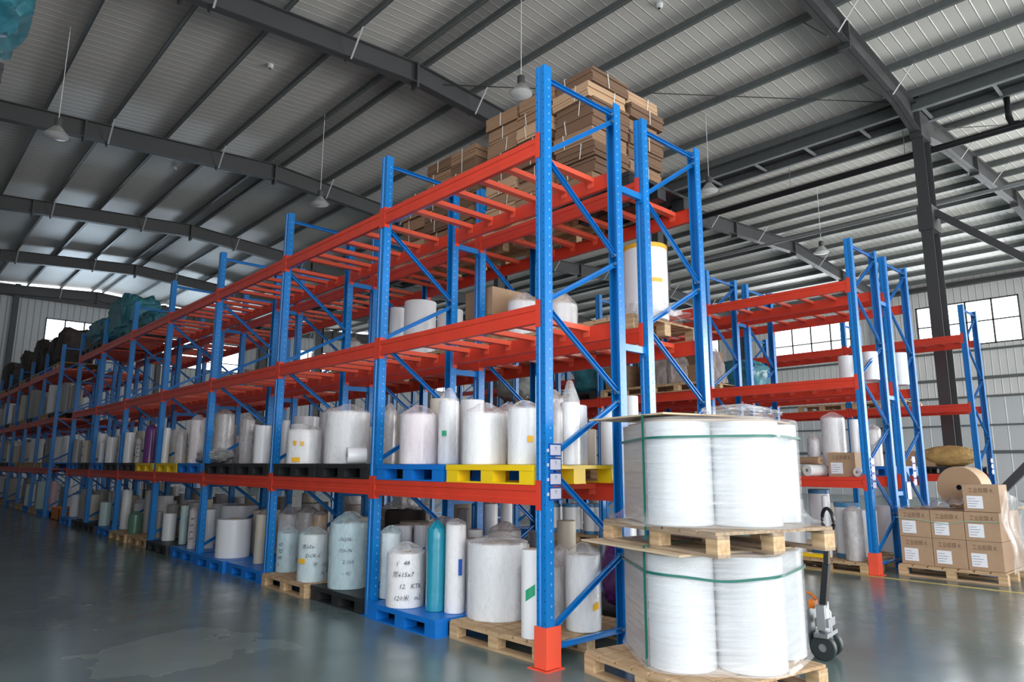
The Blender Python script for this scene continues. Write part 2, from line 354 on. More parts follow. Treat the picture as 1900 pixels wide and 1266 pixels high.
FR = [-39.3, -31.9, -24.2, -16.5, -8.8, -1.1, 6.6]
def ibeam_path(m, x, pts, mt):     # pts: (y, ztop, zbot)
    for (ya, ta, ba), (yb, tb, bb) in zip(pts, pts[1:]):
        for (x0, x1, da, db) in ((x-.008, x+.008, 0, 0), (x-.11, x+.11, 1, 0), (x-.11, x+.11, 0, 1)):
            if da: q = [(ya, ta-.02, ta), (yb, tb-.02, tb)]
            elif db: q = [(ya, ba, ba+.02), (yb, bb, bb+.02)]
            else: q = [(ya, ba, ta), (yb, bb, tb)]
            vs = [(xx, yy, zz) for (yy, z0, z1) in q for zz in (z0, z1) for xx in (x0, x1)]
            m.quadset(vs, [(0, 2, 3, 1), (4, 5, 7, 6), (0, 1, 5, 4), (2, 6, 7, 3), (0, 4, 6, 2), (1, 3, 7, 5)], mt)
def rafter(x):
    m = MB(); T = lambda y: zs(y)-.2 if abs(y-YV) > .01 else 10.95-SL*(YV-YR1)-.2
    P1 = [(Y0+.1, T(Y0+.1), 9.35), (Y0+1.6, T(Y0+1.6), 9.72), (YR1, T(YR1), 10.25), (YV-1.6, T(YV-1.6), 9.72), (YV-.1, T(YV), 9.35)]
    P2 = [(YV+.1, T(YV), 9.45), (YV+1.6, T(YV+1.6), 9.70), (YR2, T(YR2), 10.25), (Y1-1.6, T(Y1-1.6), 9.72), (Y1-.3, T(Y1-.3), 9.5)]
    for P_ in (P1, P2): ibeam_path(m, x, P_, 'steel_dark')
    for y in (YR1, YR2):                       # ridge splice plates
        m.box(x-.12, x+.12, y-.03, y+.03, 10.12, T(y), 'steel_dark')
    for y in (9.9, 19.1, 28.7, -.5):
        b = 10.25-(.0655*abs(y-YR1) if y < YV else .0655*abs(y-YR2)); m.box(x-.12, x+.12, y-.025, y+.025, b-.11, T(y), 'steel_dark')
    o = struct(m.build('roof_beam'))
    # pale flange struts from purlin to bottom flange
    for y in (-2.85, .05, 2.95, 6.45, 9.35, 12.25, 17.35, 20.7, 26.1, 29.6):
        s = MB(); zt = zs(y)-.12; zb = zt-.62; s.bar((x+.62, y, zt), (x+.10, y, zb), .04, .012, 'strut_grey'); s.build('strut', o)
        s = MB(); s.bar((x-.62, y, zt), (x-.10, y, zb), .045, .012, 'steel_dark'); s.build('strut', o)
for x in FR: rafter(x)
pur = []
for yr in (YR1, YR2):
    for s_ in (-1, 1):
        for d in (.26, 1.75, 3.2, 4.65, 6.1, 7.55, 8.9): pur.append(yr+s_*d)
for y in pur:
    m = MB(); z = zs(y); m.box(XL, XR, y-.008, y+.008, z-.2, z, 'purlin'); m.box(XL, XR, y-.07, y, z-.2, z-.188, 'purlin'); m.box(XL, XR, y, y+.07, z-.012, z-.001, 'purlin')
    struct(m.build('ceiling_beam'))
# valley gutter with cross pieces
m = MB()
for y in (YV-.42, YV+.42): m.box(XL, XR, y-.012, y+.012, 9.92, 10.2, 'purlin'); m.box(XL, XR, y-.05, y+.05, 9.90, 9.92, 'galv')
m.box(XL, XR, YV-.42, YV+.42, 10.12, 10.14, 'steel_dark')
for i in range(33):
    x = XL+1+i*1.45; m.box(x-.03, x+.03, YV-.42, YV+.42, 9.93, 9.98, 'galv')
struct(m.build('ceiling_beam'))
# columns
for y in (YV, Y0+.35, Y1-.3):
    for x in FR:
        if y < 0 and x > 0: continue
        m = MB(); h = 9.6; D = .25 if y != Y1-.3 else .15
        m.box(x-.007, x+.007, y-D, y+D, 0, h, 'steel_dark')
        for s_ in (-1, 1): m.box(x-.125, x+.125, y+s_*D-.007, y+s_*D+.007, 0, h, 'steel_dark')
        if y == YV: m.box(x-.13, x+.13, y-D-.1, y+D+.1, 9.3, 10.3, 'steel_dark'); m.box(x-.16, x+.16, y-.3, y+.3, 6.95, 7.55, 'steel_dark')
        struct(m.build('column'))
for y in (1.1, 8.2, 21, 27.5):
    m = MB(); m.box(XL+.002, XL+.25, y-.12, y+.12, 0, 10.6, 'steel_dark'); struct(m.build('column'))
m = MB(); m.box(XL+.002, XL+.2, Y0, Y1, 9.95, 10.2, 'steel_dark'); struct(m.build('trim_7'))
# cross braces on the column line
for i, (a, b) in enumerate((((-.95, YV, 7.4), (6.5, YV, .5)), ((-.95, YV, .2), (6.5, YV, 8.2)))):
    m = MB(); m.bar(a, b, .16, .16, 'steel_dark'); struct(m.build('column_brace_beam'))
# tie rods under the roof
m = MB()
for (a, b) in (((6.6, 15.5), (-1.1, 23)), ((-1.1, 15.5), (6.6, 23)), ((-1.1, 5.5), (6.6, 13.5)), ((-1.1, 13.5), (-8.8, 5.5))):
    m.tube([(a[0], a[1], 10.95-SL*abs(a[1]-(YR1 if a[1] < YV else YR2))-.35), (b[0], b[1], 10.95-SL*abs(b[1]-(YR1 if b[1] < YV else YR2))-.35)], .012, 'pipe', 6)
struct(m.build('ceiling_beam'))
# black service pipe beside the valley, with a riser
p = thing('service_pipe', 'long black pipe hung below the roof valley beside the dark columns', 'pipe')
m = MB(); m.tube([(XL+.5, YV+.45, 9.16), (XR, YV+.45, 9.16)], .085, 'pipe', 12); m.build('pipe_run', p, True)
m = MB(); m.tube([(.62, YV+.45, 9.9), (.62, YV+.45, 9.42), (.66, YV+.45, 9.24), (.8, YV+.45, 9.2)], .07, 'pipe', 12); m.build('riser', p, True)
for x in range(-38, 9, 3):
    m = MB(); m.tube([(x+.4, YV+.45, 9.24), (x+.4, YV+.45, 9.95)], .008, 'galv', 5); m.build('hanger', p)
# second thinner conduit in the far span
tag(MB().tube([(-12, 16.6, 8.4), (XR, 16.6, 8.4)], .05, 'galv', 10).build('conduit', None, True), 'thin grey conduit running below the far roof span', 'conduit')
# painted line
tag(MB().box(-17, 8.5, 6.27, 6.35, 0.001, .004, 'yellow_line').build('floor_line'), 'worn yellow line painted on the floor along the second rack row', 'floor marking')

# hanging lamps
def lamp(x, y, z, label):
    t = thing('pendant_lamp', label, 'lamp', (x, y, z), 0, 'high-bay lamps hung from the roof')
    m = MB(); m.lathe([(.05, .20), (.09, .16), (.15, .08), (.24, -.02), (.25, -.02), (.25, -.035), (.235, -.03), (.14, .07), (.06, .12)], 'lampshade', 24, capb=False, capt=False); m.build('lamp_shade', t, True)
    m = MB(); m.lathe([(.07, .18), (.075, .20), (.075, .34), (.05, .36)], 'steel_dark', 16); m.build('housing', t, True)
    m = MB(); m.lathe([(.0005, -.06), (.12, -.055), (.225, -.03), (.225, -.022)], 'lampglass', 20, capb=False); m.build('lens', t, True)
    zt = (10.95-SL*abs(y-YR1) if y < YV else 10.95-SL*abs(y-YR2))
    m = MB(); m.tube([(0, 0, .36), (0, 0, zt-z)], .008, 'white_paint', 5); m.build('cord', t)
for x, y, z, lab in ((-12.3, -1.65, 8.05, 'grey bell lamp hanging over the open aisle at far left'),
    (-12.7, 4.4, 8.32, 'grey bell lamp hanging under the ridge above the long rack'),
    (-5.4, 4.9, 8.68, 'grey bell lamp hanging left of the tall flattened carton stack'),
    (-5.15, 11.3, 8.38, 'grey bell lamp hanging right of the nearest blue uprights'),
    (-5.2, 18.0, 8.2, 'grey bell lamp hanging in the far roof span above the second racks')):
    lamp(x, y, z, lab)
for x, y, lab in ((-11.22, 2.21, 'small white smoke detector on the roof left of the ridge'), (-18.96, 2.45, 'small white smoke detector on the dark far-left roof'), (-3.62, 7.12, 'small white smoke detector on the bright roof above the carton stack')):
    t = thing('smoke_detector', lab, 'smoke detector', (x, y, zs(y)))
    MB().lathe([(.04, -.09), (.07, -.07), (.075, -.03), (.075, 0)], 'white_paint', 16).build('detector_body', t, True)
    MB().lathe([(.022, -.105), (.03, -.088)], 'pipe', 12).build('sensor', t)

# ------------------------------------------------------------------ pallet racks
L, D, G, H = 2.375, 1.0, .33, 4.734
BT = (1.296, 2.696, 4.11)
def post_mesh(rear, detail):
    m = MB(); s = -1 if rear else 1
    # open C profile, front at y=0 (front posts), opening inwards; a groove runs down the face
    o = [(-.05, 0), (-.018, 0), (-.012, .010), (.012, .010), (.018, 0), (.05, 0), (.05, .085), (.036, .085), (.036, .081), (.046, .081), (.046, .004), (.021, .004), (.014, .014), (-.014, .014), (-.021, .004), (-.046, .004), (-.046, .081), (-.036, .081), (-.036, .085), (-.05, .085)]
    if rear: o = [(-x, 1-y) for x, y in o]
    n = len(o); vs = [(x, y, 0) for x, y in o]+[(x, y, H) for x, y in o]
    m.quadset(vs, [(i, (i+1) % n, n+(i+1) % n, n+i) for i in range(n)], 'blue')
    # slots as thin chips; the pale side ones paint daylight showing through
    if detail:
        z = .12
        while z < H-.06:
            for xs in (-1, 1):
                yy = .055 if not rear else .945
                m.box(xs*.05-.0008, xs*.05+.0008, yy-.005, yy+.005, z, z+.016, 'hole_lit' if detail == 2 else 'hole')
                y0 = -.0006 if not rear else 1.0006
                m.box(xs*.036-.003, xs*.036+.003, y0-.0006, y0+.0006, z+.037, z+.049, 'hole')
            z += .076
    return m.mesh('post')
def plate_mesh(rear):
    m = MB(); y = .0425 if not rear else .9575
    m.box(-.075, .075, y-.07, y+.07, 0, .006, 'blue'); return m.mesh('foot_plate')
PM = {(r, d): post_mesh(r, d) for r in (0, 1) for d in (0, 2)}
FM = {r: plate_mesh(r) for r in (0, 1)}
NODE = [((0, .14), (1, .14)), ((0, .26), (1, .72)), ((1, .78), (0, 1.42)), ((0, 1.50), (1, 1.98)), ((1, 2.06), (0, 2.66)), ((0, 2.74), (1, 3.20)), ((1, 3.28), (0, 3.92)), ((0, 3.99), (1, 4.56)), ((0, 4.63), (1, 4.63))]
def brace_mesh(a, b):
    ya, yb = (.075 if a[0] == 0 else .925), (.075 if b[0] == 0 else .925)
    A, B = Vector((0, ya, a[1])), Vector((0, yb, b[1])); m = MB(); d = (B-A).normalized(); n = Vector((1, 0, 0)).cross(d)
    m.bar(A, B, .004, .038, 'blue', n)                       # web
    for s_ in (-1, 1): m.bar(A+n*s_*.018+Vector((.014, 0, 0)), B+n*s_*.018+Vector((.014, 0, 0)), .028, .004, 'blue', n)
    for P_ in (A, B): m.box(-.022, .034, P_.y-.012, P_.y+.012, P_.z-.012, P_.z+.012, 'galv')
    return m.mesh('brace')
BM = [brace_mesh(a, b) for a, b in NODE]
def beam_mesh(kind):       # kind 0 front beam, 1 rear beam ; spans x -L..0, top at z=0
    m = MB(); x0, x1 = -L+.05, -.05
    if kind == 0: o = [(.0, -.15), (.045, -.15), (.045, -.035), (.030, -.035), (.030, 0), (0, 0), (0, -.045), (.006, -.052), (.006, -.098), (0, -.105)]
    else: o = [(1-y, z) for y, z in [(.0, -.15), (.045, -.15), (.045, -.035), (.030, -.035), (.030, 0), (0, 0), (0, -.045), (.006, -.052), (.006, -.098), (0, -.105)]][::-1]
    n = len(o); vs = [(x0, y, z) for y, z in o]+[(x1, y, z) for y, z in o]
    m.quadset(vs, [(i, n+i, n+(i+1) % n, (i+1) % n) for i in range(n)]+[tuple(range(n)), tuple(range(n, 2*n))[::-1]], 'red')
    return m.mesh('beam')
def conn_mesh(kind, end):  # plate hooked on the post face
    m = MB(); x0, x1 = ((-.052, -.004) if end == 0 else (-L+.004, -L+.052)); sy = -.004 if kind == 0 else 1.0
    m.box(x0, x1, sy-.002, sy+.006, -.185, .035, 'red')
    xe = -.052 if end == 0 else -L+.052
    y0, y1 = (0, .055) if kind == 0 else (.945, 1.0)
    m.box(xe-.003, xe+.003, y0, y1, -.185, .035, 'red'); return m.mesh('beam_connector')
BEAM = [beam_mesh(0), beam_mesh(1)]; CONN = {(k, e): conn_mesh(k, e) for k in (0, 1) for e in (0, 1)}
bm_ = MB()
bm_.box(-.036, .036, .034, .966, -.050, -.004, 'bar_red'); bm_.box(-.036, .036, .03, .05, -.10, -.05, 'bar_red'); bm_.box(-.036, .036, .95, .97, -.10, -.05, 'bar_red')
BAR = bm_.mesh('support_bar')
BX = [(.32, .70, 1.13, 1.50, 1.84, 2.10), (.36, .66, 1.05, 1.42, 1.76, 2.08), (.28, .62, .98, 1.36, 1.72, 2.06)]
gm = MB()
gm.prism([(-.062, -.014), (.062, -.014), (.062, .14), (.050, .14), (.050, -.003), (-.062, -.003)], 0, .29, 'guard'); gm.prism([(-.10, -.05), (.10, -.05), (.10, .14), (.063, .14), (.063, -.014), (-.10, -.014)], 0, .006, 'guard')
GUARD = gm.mesh('post_guard')
def rack(label, x0, y0, nb, bars, guard=False, near=True, fill_levels=(0, 1, 2), skip=(), nodetail=False, group=None):
    t = thing('pallet_rack', label, 'pallet rack', (x0, y0, 0), 0, group)
    for k in range(nb+1):
        for r_ in (0, 1):
            p = link('post', PM[(r_, 2 if (k < 4 and not nodetail) else 0)], t, (-k*L, 0, 0)); link('foot_plate', FM[r_], p)
            if guard and k == 0 and r_ == 0: tag(link('post_guard', GUARD, p), 'orange-red guard round the foot of the end post')
        for q in BM: link('brace', q, t, (-k*L, 0, 0))
    rest = MB(); nbar = 0
    for lv in fill_levels:
        for k in range(nb):
            if (k, lv) in skip: continue
            for kind in (0, 1):
                b = link('beam', BEAM[kind], t, (-k*L, 0, BT[lv]))
                for e in (0, 1): link('beam_connector', CONN[(kind, e)], b)
            for j, dx in enumerate(BX[(k+lv) % 3]):
                if nbar < bars: link('support_bar', BAR, t, (-k*L-dx, 0, BT[lv])); nbar += 1
                else:
                    o = -k*L-dx; rest.box(o-.028, o+.028, .034, .966, BT[lv]-.05, BT[lv]-.004, 'bar_red')
    if rest.v:
        o = rest.build('support_bar', t); o['kind'] = 'stuff'
    return t
sp = MB(); sp.box(-.02, .02, 0, G, -.03, .03, 'blue'); sp.box(-.045, .045, -.003, .004, -.06, .06, 'blue'); sp.box(-.045, .045, G-.004, G+.003, -.06, .06, 'blue')
SPACER = sp.mesh('row_spacer')
def spacers(t, nb):
    for k in range(nb+1):
        for z in (1.05, 2.47, 3.94): link('row_spacer', SPACER, t, (-k*L, 1.0, z))
RP = rack('long blue and orange pallet rack nearest the aisle, bare bars on top', 0, 0, 7, 96, True, fill_levels=(2, 1, 0)); spacers(RP, 7)
RQ = rack('blue and orange rack backing onto the nearest one, flattened cartons on top', 0, D+G, 7, 90)
RR = rack('front rack of the second double row, behind the wrapped pallets', -.073, 6.422, 7, 60, True); spacers(RR, 7)
RS = rack('rear rack of the second double row, next to the pallet of brown boxes', -.073, 6.422+D+G, 7, 60)
RT = rack('farthest rack, below the bright side windows, holding the brown sack', -.21, 12.43, 7, 40)
RU = rack('dark front rack beyond the passage at the far left', -8*L, 0, 7, 30, nodetail=True); spacers(RU, 7)
RV = rack('dark rear rack beyond the passage at the far left', -8*L, D+G, 7, 30, nodetail=True)
RW = rack('rack across the aisle carrying the teal wrapped bundle at top left', -1.9, -4.42, 1, 6, nodetail=True)
# card holders on end posts
def cards(x, y, zt, lab, n=4, sc=1.0, tilt=0):
    for i in range(n):
        t = thing('card_holder', lab % ('topmost', 'second', 'third', 'lowest')[i], 'label holder', (x, y, zt-i*.108*sc), 0, 'card holders on the rack posts')
        w = .135*sc; h = .098*sc
        f = MB(); f.box(0, .006, 0, w, -h, 0, 'blue_dark'); f.box(-.004, .004, -.018, .0, -h*.66, -h*.42, 'paper'); f.build('holder_frame', t)
        c = MB(); c.box(.006, .0075, .011, w-.011, -h+.011, -.011, 'paper'); pc = c.build('card', t)
        k = MB(); k.box(.0075, .008, w*.42, w*.58, -.030, -.027, 'ink'); k.bar((.0078, w*.55, -.030), (.0078, w*.50, -.05), .001, .003, 'ink', (0, 1, 0)); k.build('printed_mark', pc)
cards(.052, .03, 1.607, '%s white card in a blue holder on the nearest end post', 4)
cards(-.02, 6.46, 1.56, '%s white card in a dark holder on the second row end post', 4)
cards(-.02, 8.10, 1.60, '%s white card on the rear upright beside the brown boxes', 4, 1.05)
cards(-.15, 13.15, 1.62, '%s white card on the farthest rack end post', 3, 1.05)
lb = thing('hanging_label', 'blank white sheet hung on the middle upright behind the box pallet', 'label', (-.015, 7.78, 1.22))
MB().box(0, .004, 0, .16, -.26, 0, 'paper_white').build('paper', lb); MB().box(0.004, .006, 0, .16, -.015, 0, 'blue_dark').build('clip_strip', lb)
# ------------------------------------------------------------------ pallets
def wood_pallet_parts(t, w=1.1, d=1.1, h=.15, old=False):
    mt = 'wood_old' if old else 'wood'
    m = MB(); n = 7; s = w/n
    for i in range(n):
        a = -w/2+i*s; m.box(a+.012, a+s-.012, -d/2, d/2, h-.02, h, mt)
    for y in (-d/2+.05, 0, d/2-.05): m.box(-w/2, w/2, y-.05, y+.05, h-.04, h-.0205, mt)
    m.build('deck', t)
    bb = MB().box(-.05, .05, -.05, .05, .02, h-.041, 'wood_block').mesh('block')
    base = MB().box(-w/2, w/2, -.05, .05, 0, .0195, mt).mesh('base_board')
    for y in (-d/2+.05, 0, d/2-.05):
        for x in (-w/2+.05, 0, w/2-.05): link('block', bb, t, (x, y, 0))
        link('base_board', base, t, (0, y, 0))
def plastic_pallet_parts(t, mat, w=1.08, d=1.08, h=.15, rails=True):
    m = MB(); m.box(-w/2, w/2, -d/2, d/2, h-.03, h, mat)
    for s_ in (-1, 1): m.box(-w/2, w/2, s_*(d/2-.01)-.01, s_*(d/2-.01)+.01, h-.045, h-.03, mat)
    m.build('deck', t)
    f = MB(); f.prism([(-.075, -.07), (.075, -.07), (.075, .07), (-.075, .07)], .012 if rails else 0, h-.03, mat)
    fm = f.mesh('foot')
    for y in (-d/2+.075, 0, d/2-.075):
        for x in (-w/2+.08, 0, w/2-.08): link('foot', fm, t, (x, y, 0))
    if rails:
        b = MB().box(-w/2, w/2, -.07, .07, 0, .012, mat).mesh('base_rail')
        for y in (-d/2+.075, 0, d/2-.075): link('base_rail', b, t, (0, y, 0))
PAL = {}
def pallet(kind, x, y, z, label, group=None, rz=0, w=1.1, d=1.1):
    key = (kind, w, d)
    if key in PAL: o = dup(PAL[key], (x, y, z), rz)
    else:
        o = thing({'wood': 'wooden_pallet', 'old': 'wooden_pallet'}.get(kind, 'plastic_pallet'), label, 'pallet', (x, y, z), rz)
        if kind in ('wood', 'old'): wood_pallet_parts(o, w, d, old=kind == 'old')
        else: plastic_pallet_parts(o, 'plastic_'+kind if kind != 'yellow' else 'yellow', w-.02, d-.02, rails=True)
        PAL[key] = o
    o['label'] = label
    if 'group' in o: del o['group']
    if group: o['group'] = group
    return o
ORD = ['nearest', 'second', 'third', 'fourth', 'fifth', 'sixth', 'seventh', 'eighth']
LV = {0: 'on the floor', 1: 'on the first beam level', 2: 'on the second beam level', 3: 'on the top level'}
# (row x0, y front)
ROWS = {'p': (0, 0, 'nearest rack'), 'q': (0, 1.33, 'rack backing it'), 'r': (-.073, 6.422, 'second double row'), 's': (-.073, 7.752, 'rear of second row'), 't': (-.21, 12.43, 'window-side rack'), 'u': (-19, 0, 'far-left rack'), 'v': (-19, 1.33, 'far-left rear rack')}
KN = {'wood': 'wooden', 'old': 'old wooden', 'blue': 'blue plastic', 'black': 'black plastic', 'yellow': 'yellow plastic'}
def row_pallet(row, bay, slot, lv, kind, dy=0, dx=0):
    x0, y0, nm = ROWS[row]; x = x0-bay*L-(.62 if slot == 0 else 1.755)+dx
    z = 0 if lv == 0 else BT[lv-1]
    lab = '%s pallet %s, %s bay, %s half, %s' % (KN[kind], ('on the floor', 'on first beams', 'on second beams', 'on top beams')[lv], ORD[bay], 'right' if slot == 0 else 'left', {'q': 'rack behind nearest', 's': 'rear second row', 'r': 'front second row'}.get(row, nm))
    pallet(kind, x, y0+.56+dy, z, lab, 'pallets in the racks')
for bay, (l0, r0, l1, r1) in enumerate((('blue', 'wood', 'blue', 'yellow'), ('wood', 'black', 'black', 'black'), ('blue', 'blue', 'black', 'black'),
    ('black', 'blue', 'yellow', 'blue'), ('wood', 'wood', 'black', 'yellow'), ('black', 'blue', 'blue', 'black'), ('blue', 'black', 'blue', 'black'))):
    row_pallet('p', bay, 1, 0, l0, dy=-.07); row_pallet('p', bay, 0, 0, r0, dy=.06 if bay == 0 else -.03)
    row_pallet('p', bay, 1, 1, l1, dy=-.03); row_pallet('p', bay, 0, 1, r1, dy=-.03)
for bay in range(7):
    for lv in (0, 1):
        for s_ in (0, 1): row_pallet('q', bay, s_, lv, rnd.choice(('wood', 'blue', 'black', 'old')))
for bay, s_, lv, k in ((0, 0, 2, 'wood'), (0, 1, 2, 'wood'), (1, 0, 2, 'wood'), (1, 1, 2, 'black'), (0, 0, 3, 'black'), (0, 1, 3, 'wood'), (1, 0, 3, 'wood'), (1, 1, 3, 'wood'), (2, 0, 2, 'wood'), (4, 1, 2, 'blue')):
    row_pallet('q', bay, s_, lv, k, dx=-.05 if s_ == 0 else 0)
for bay, s_, lv, k in ((0, 0, 0, 'wood'), (0, 1, 0, 'wood'), (1, 0, 0, 'wood'), (1, 1, 0, 'blue'), (2, 0, 0, 'wood'), (2, 1, 0, 'blue'), (2, 0, 1, 'black'), (3, 0, 1, 'wood'), (1, 0, 1, 'black'), (1, 1, 1, 'wood'), (1, 0, 2, 'wood'), (1, 1, 2, 'wood'), (2, 0, 2, 'black'), (2, 1, 2, 'wood')):
    row_pallet('r', bay, s_, lv, k, dy=-.05)
for bay, s_, lv, k in ((0, 0, 1, 'blue'), (1, 0, 1, 'black'), (1, 1, 0, 'wood'), (0, 1, 0, 'wood'), (0, 0, 0, 'wood')):
    row_pallet('s', bay, s_, lv, k)
row_pallet('t', 0, 0, 1, 'black'); row_pallet('t', 0, 1, 1, 'wood'); row_pallet('t', 1, 0, 1, 'wood'); row_pallet('t', 0, 1, 2, 'wood'); row_pallet('t', 1, 0, 2, 'wood')
for bay in range(7):
    for lv in (0, 1, 2, 3):
        for s_ in (0, 1): row_pallet('u', bay, s_, lv, rnd.choice(('blue', 'black', 'wood')))

# ------------------------------------------------------------------ rolls
def cam_ang(x, y): return math.atan2(CAM.y-y, CAM.x-x)
def patch(t, name, mat, r, a, z, w, h, skew=0):
    m = MB(); n = 6; vs = []
    for j in (0, 1):
        for i in range(n+1):
            u = a+(i/n-.5)*w/r; zz = z+(j-.5)*h+(i/n-.5)*skew
            vs.append(((r+.0025)*math.cos(u), (r+.0025)*math.sin(u), zz))
    vs += [(v[0]*(r-.001)/(r+.0025), v[1]*(r-.001)/(r+.0025), v[2]) for v in vs]
    k = 2*(n+1)
    fs = [(i, i+1, n+2+i, n+1+i) for i in range(n)]+[(0, n+1, k+n+1, k), (n, k+n, k+2*n+1, 2*n+1)]
    m.quadset(vs, fs, mat); return m.build(name, t)
def writing(t, lines, r, a0, ztop, size, pitch):
    vs, fs = [], []
    for i, (txt, off) in enumerate(lines):
        c = bpy.data.curves.new('writing', 'FONT'); c.body = txt; c.size = size; c.resolution_u = 1; c.offset = -.0003
        c.shear = .25; o = bpy.data.objects.new('tmp', c); COL.objects.link(o)
        me = bpy.data.meshes.new_from_object(o); bpy.data.objects.remove(o); b = len(vs)
        for v in me.vertices:
            u = a0+(off+v.co.x)/r; zz = ztop-i*pitch+v.co.y
            vs.append(((r+.003)*math.cos(u), (r+.003)*math.sin(u), zz))
        fs += [[b+k for k in p.vertices] for p in me.polygons]
        bpy.data.meshes.remove(me)
    m = MB(); m.quadset(vs, fs, 'ink'); return m.build('writing', t)
def bag(t, mat, r, h, seed, tuft=.0, spread=1.06, name='plastic_wrap', foot=1.04):
    rn = random.Random(seed); ph = [rn.uniform(0, 6.28) for _ in range(5)]
    def fn(i, a, rr, z):
        k = .5*math.sin(5*a+ph[0]+z*3)+.35*math.sin(9*a+ph[1]-z*5)+.3*math.sin(14*a+ph[2]+z*9)
        q = 1+.022*k*(1 if i < 6 else 3.0); return (max(rr*q, r*1.012) if i < 6 else rr*(1+.07*k)), z+(0 if i < 6 else .006*k)
    prof = [(r*foot, .004), (r*spread, h*.12), (r*1.035, h*.35), (r*spread, h*.62), (r*1.04, h*.9), (r*1.0, h+.012), (r*.78, h+.028+tuft*.15), (r*.50, h+.04+tuft*.45), (r*.30, h+.045+tuft*.75), (r*.12, h+.05+tuft*.8), (.002, h+.05+tuft*.8)]
    m = MB(); m.lathe(prof, mat, 40, capb=False, capt=False, fn=fn); return m.build(name, t, True)
def body(t, mat, r, h, seg=36, name='film'):
    m = MB(); e = min(.006, r*.1); m.lathe([(r-e, 0), (r, e), (r, h-e), (r-e, h), (max(.03, r*.28), h), (max(.03, r*.28), h-.06)], mat, seg, capt=True); return m.build(name, t, True)
def core(t, r, h):
    q = max(.03, r*.28)*.98; m = MB(); m.lathe([(q, h-.05), (q, h+.004), (q*.8, h+.004), (q*.8, h-.05)], 'core', 20, capb=False, capt=False); return m.build('core', t, True)
LOOK = {  # material, wrap material, tuft, words
 'plain': ('film', None, 0, 'plain white film roll'), 'big': ('film', 'wrap_bag', .03, 'largest white film roll with crumpled plastic over its top'),
 'tag_blue': ('film', 'wrap_blue', .02, 'slim wrapped film roll with a small blue tag'), 'writing_a': ('film_white', 'wrap_bag', .05, 'short white roll with black handwriting in four lines'),
 'teal': ('film_teal', 'film_teal', .04, 'roll in shiny teal plastic'), 'strip_blue': ('film_white', 'wrap_bag', 0, 'tall slim white roll with a blue tape strip'),
 'tag_green': ('film_white', None, 0, 'slim white roll with a green tape corner'), 'wrap': ('film', 'wrap_dusty', .05, 'film roll in crumpled clear plastic'),
 'tag_orange': ('film', 'wrap_bag', .05, 'white roll with an orange tape tag'), 'marks': ('film', 'wrap_dusty', 0, 'slim roll with faint dark marks down its side'),
 'grey': ('film_grey', None, 0, 'dull grey roll'), 'writing_b': ('film_blue', 'wrap_blue', .03, 'pale blue wrapped roll with writing on its left side'),
 'writing_c': ('film', 'wrap_blue', .03, 'white roll with handwriting and an orange tag'), 'writing_d': ('film_blue', 'wrap_blue', .08, 'tall pale blue wrapped roll with handwriting'),
 'dome': ('film_white', 'wrap_bag', .10, 'white roll under a domed plastic bag'), 'yellow': ('yellow_tape', 'wrap_dusty', 0, 'roll of yellow tape stock'),
 'beige': ('film_beige', None, 0, 'beige film roll'), 'aqua': ('film_aqua', None, 0, 'pale aqua film roll'), 'greenbag': ('green_bag', 'green_bag', .03, 'low bundle in dark green plastic'),
 'pink': ('film_pink', 'wrap_pink', .03, 'dusky pink wrapped roll'), 'wrap_pink': ('film_white', 'wrap_pink', .05, 'white roll in pinkish crumpled plastic'),
 'tag_smallgreen': ('film', 'wrap_bag', .09, 'tall slim roll with a small green tag and tufted wrap'), 'wrap_big': ('film_white', 'wrap_bag', .06, 'wide white roll in loose crumpled plastic'),
 'tag_yellow': ('film', 'wrap_bag', .02, 'white roll with one yellow tag near the end post'), 'tuft': ('film_white', 'wrap_bag', .16, 'tall white roll with a high plastic tuft'),
 'tags_yellow': ('film_white', 'wrap_bag', .03, 'wide white roll with two yellow tags'), 'purple': ('film_purple', 'film_purple', .05, 'roll in dark purple plastic'),
 'tall': ('film_white', None, 0, 'very tall white roll with yellow tape bands'), 'bluecap': ('film', None, 0, 'film roll with blue bands round both ends'),
 'tag_dome': ('film_white', 'wrap_bag', .05, 'white roll in domed plastic with a small yellow mark')}
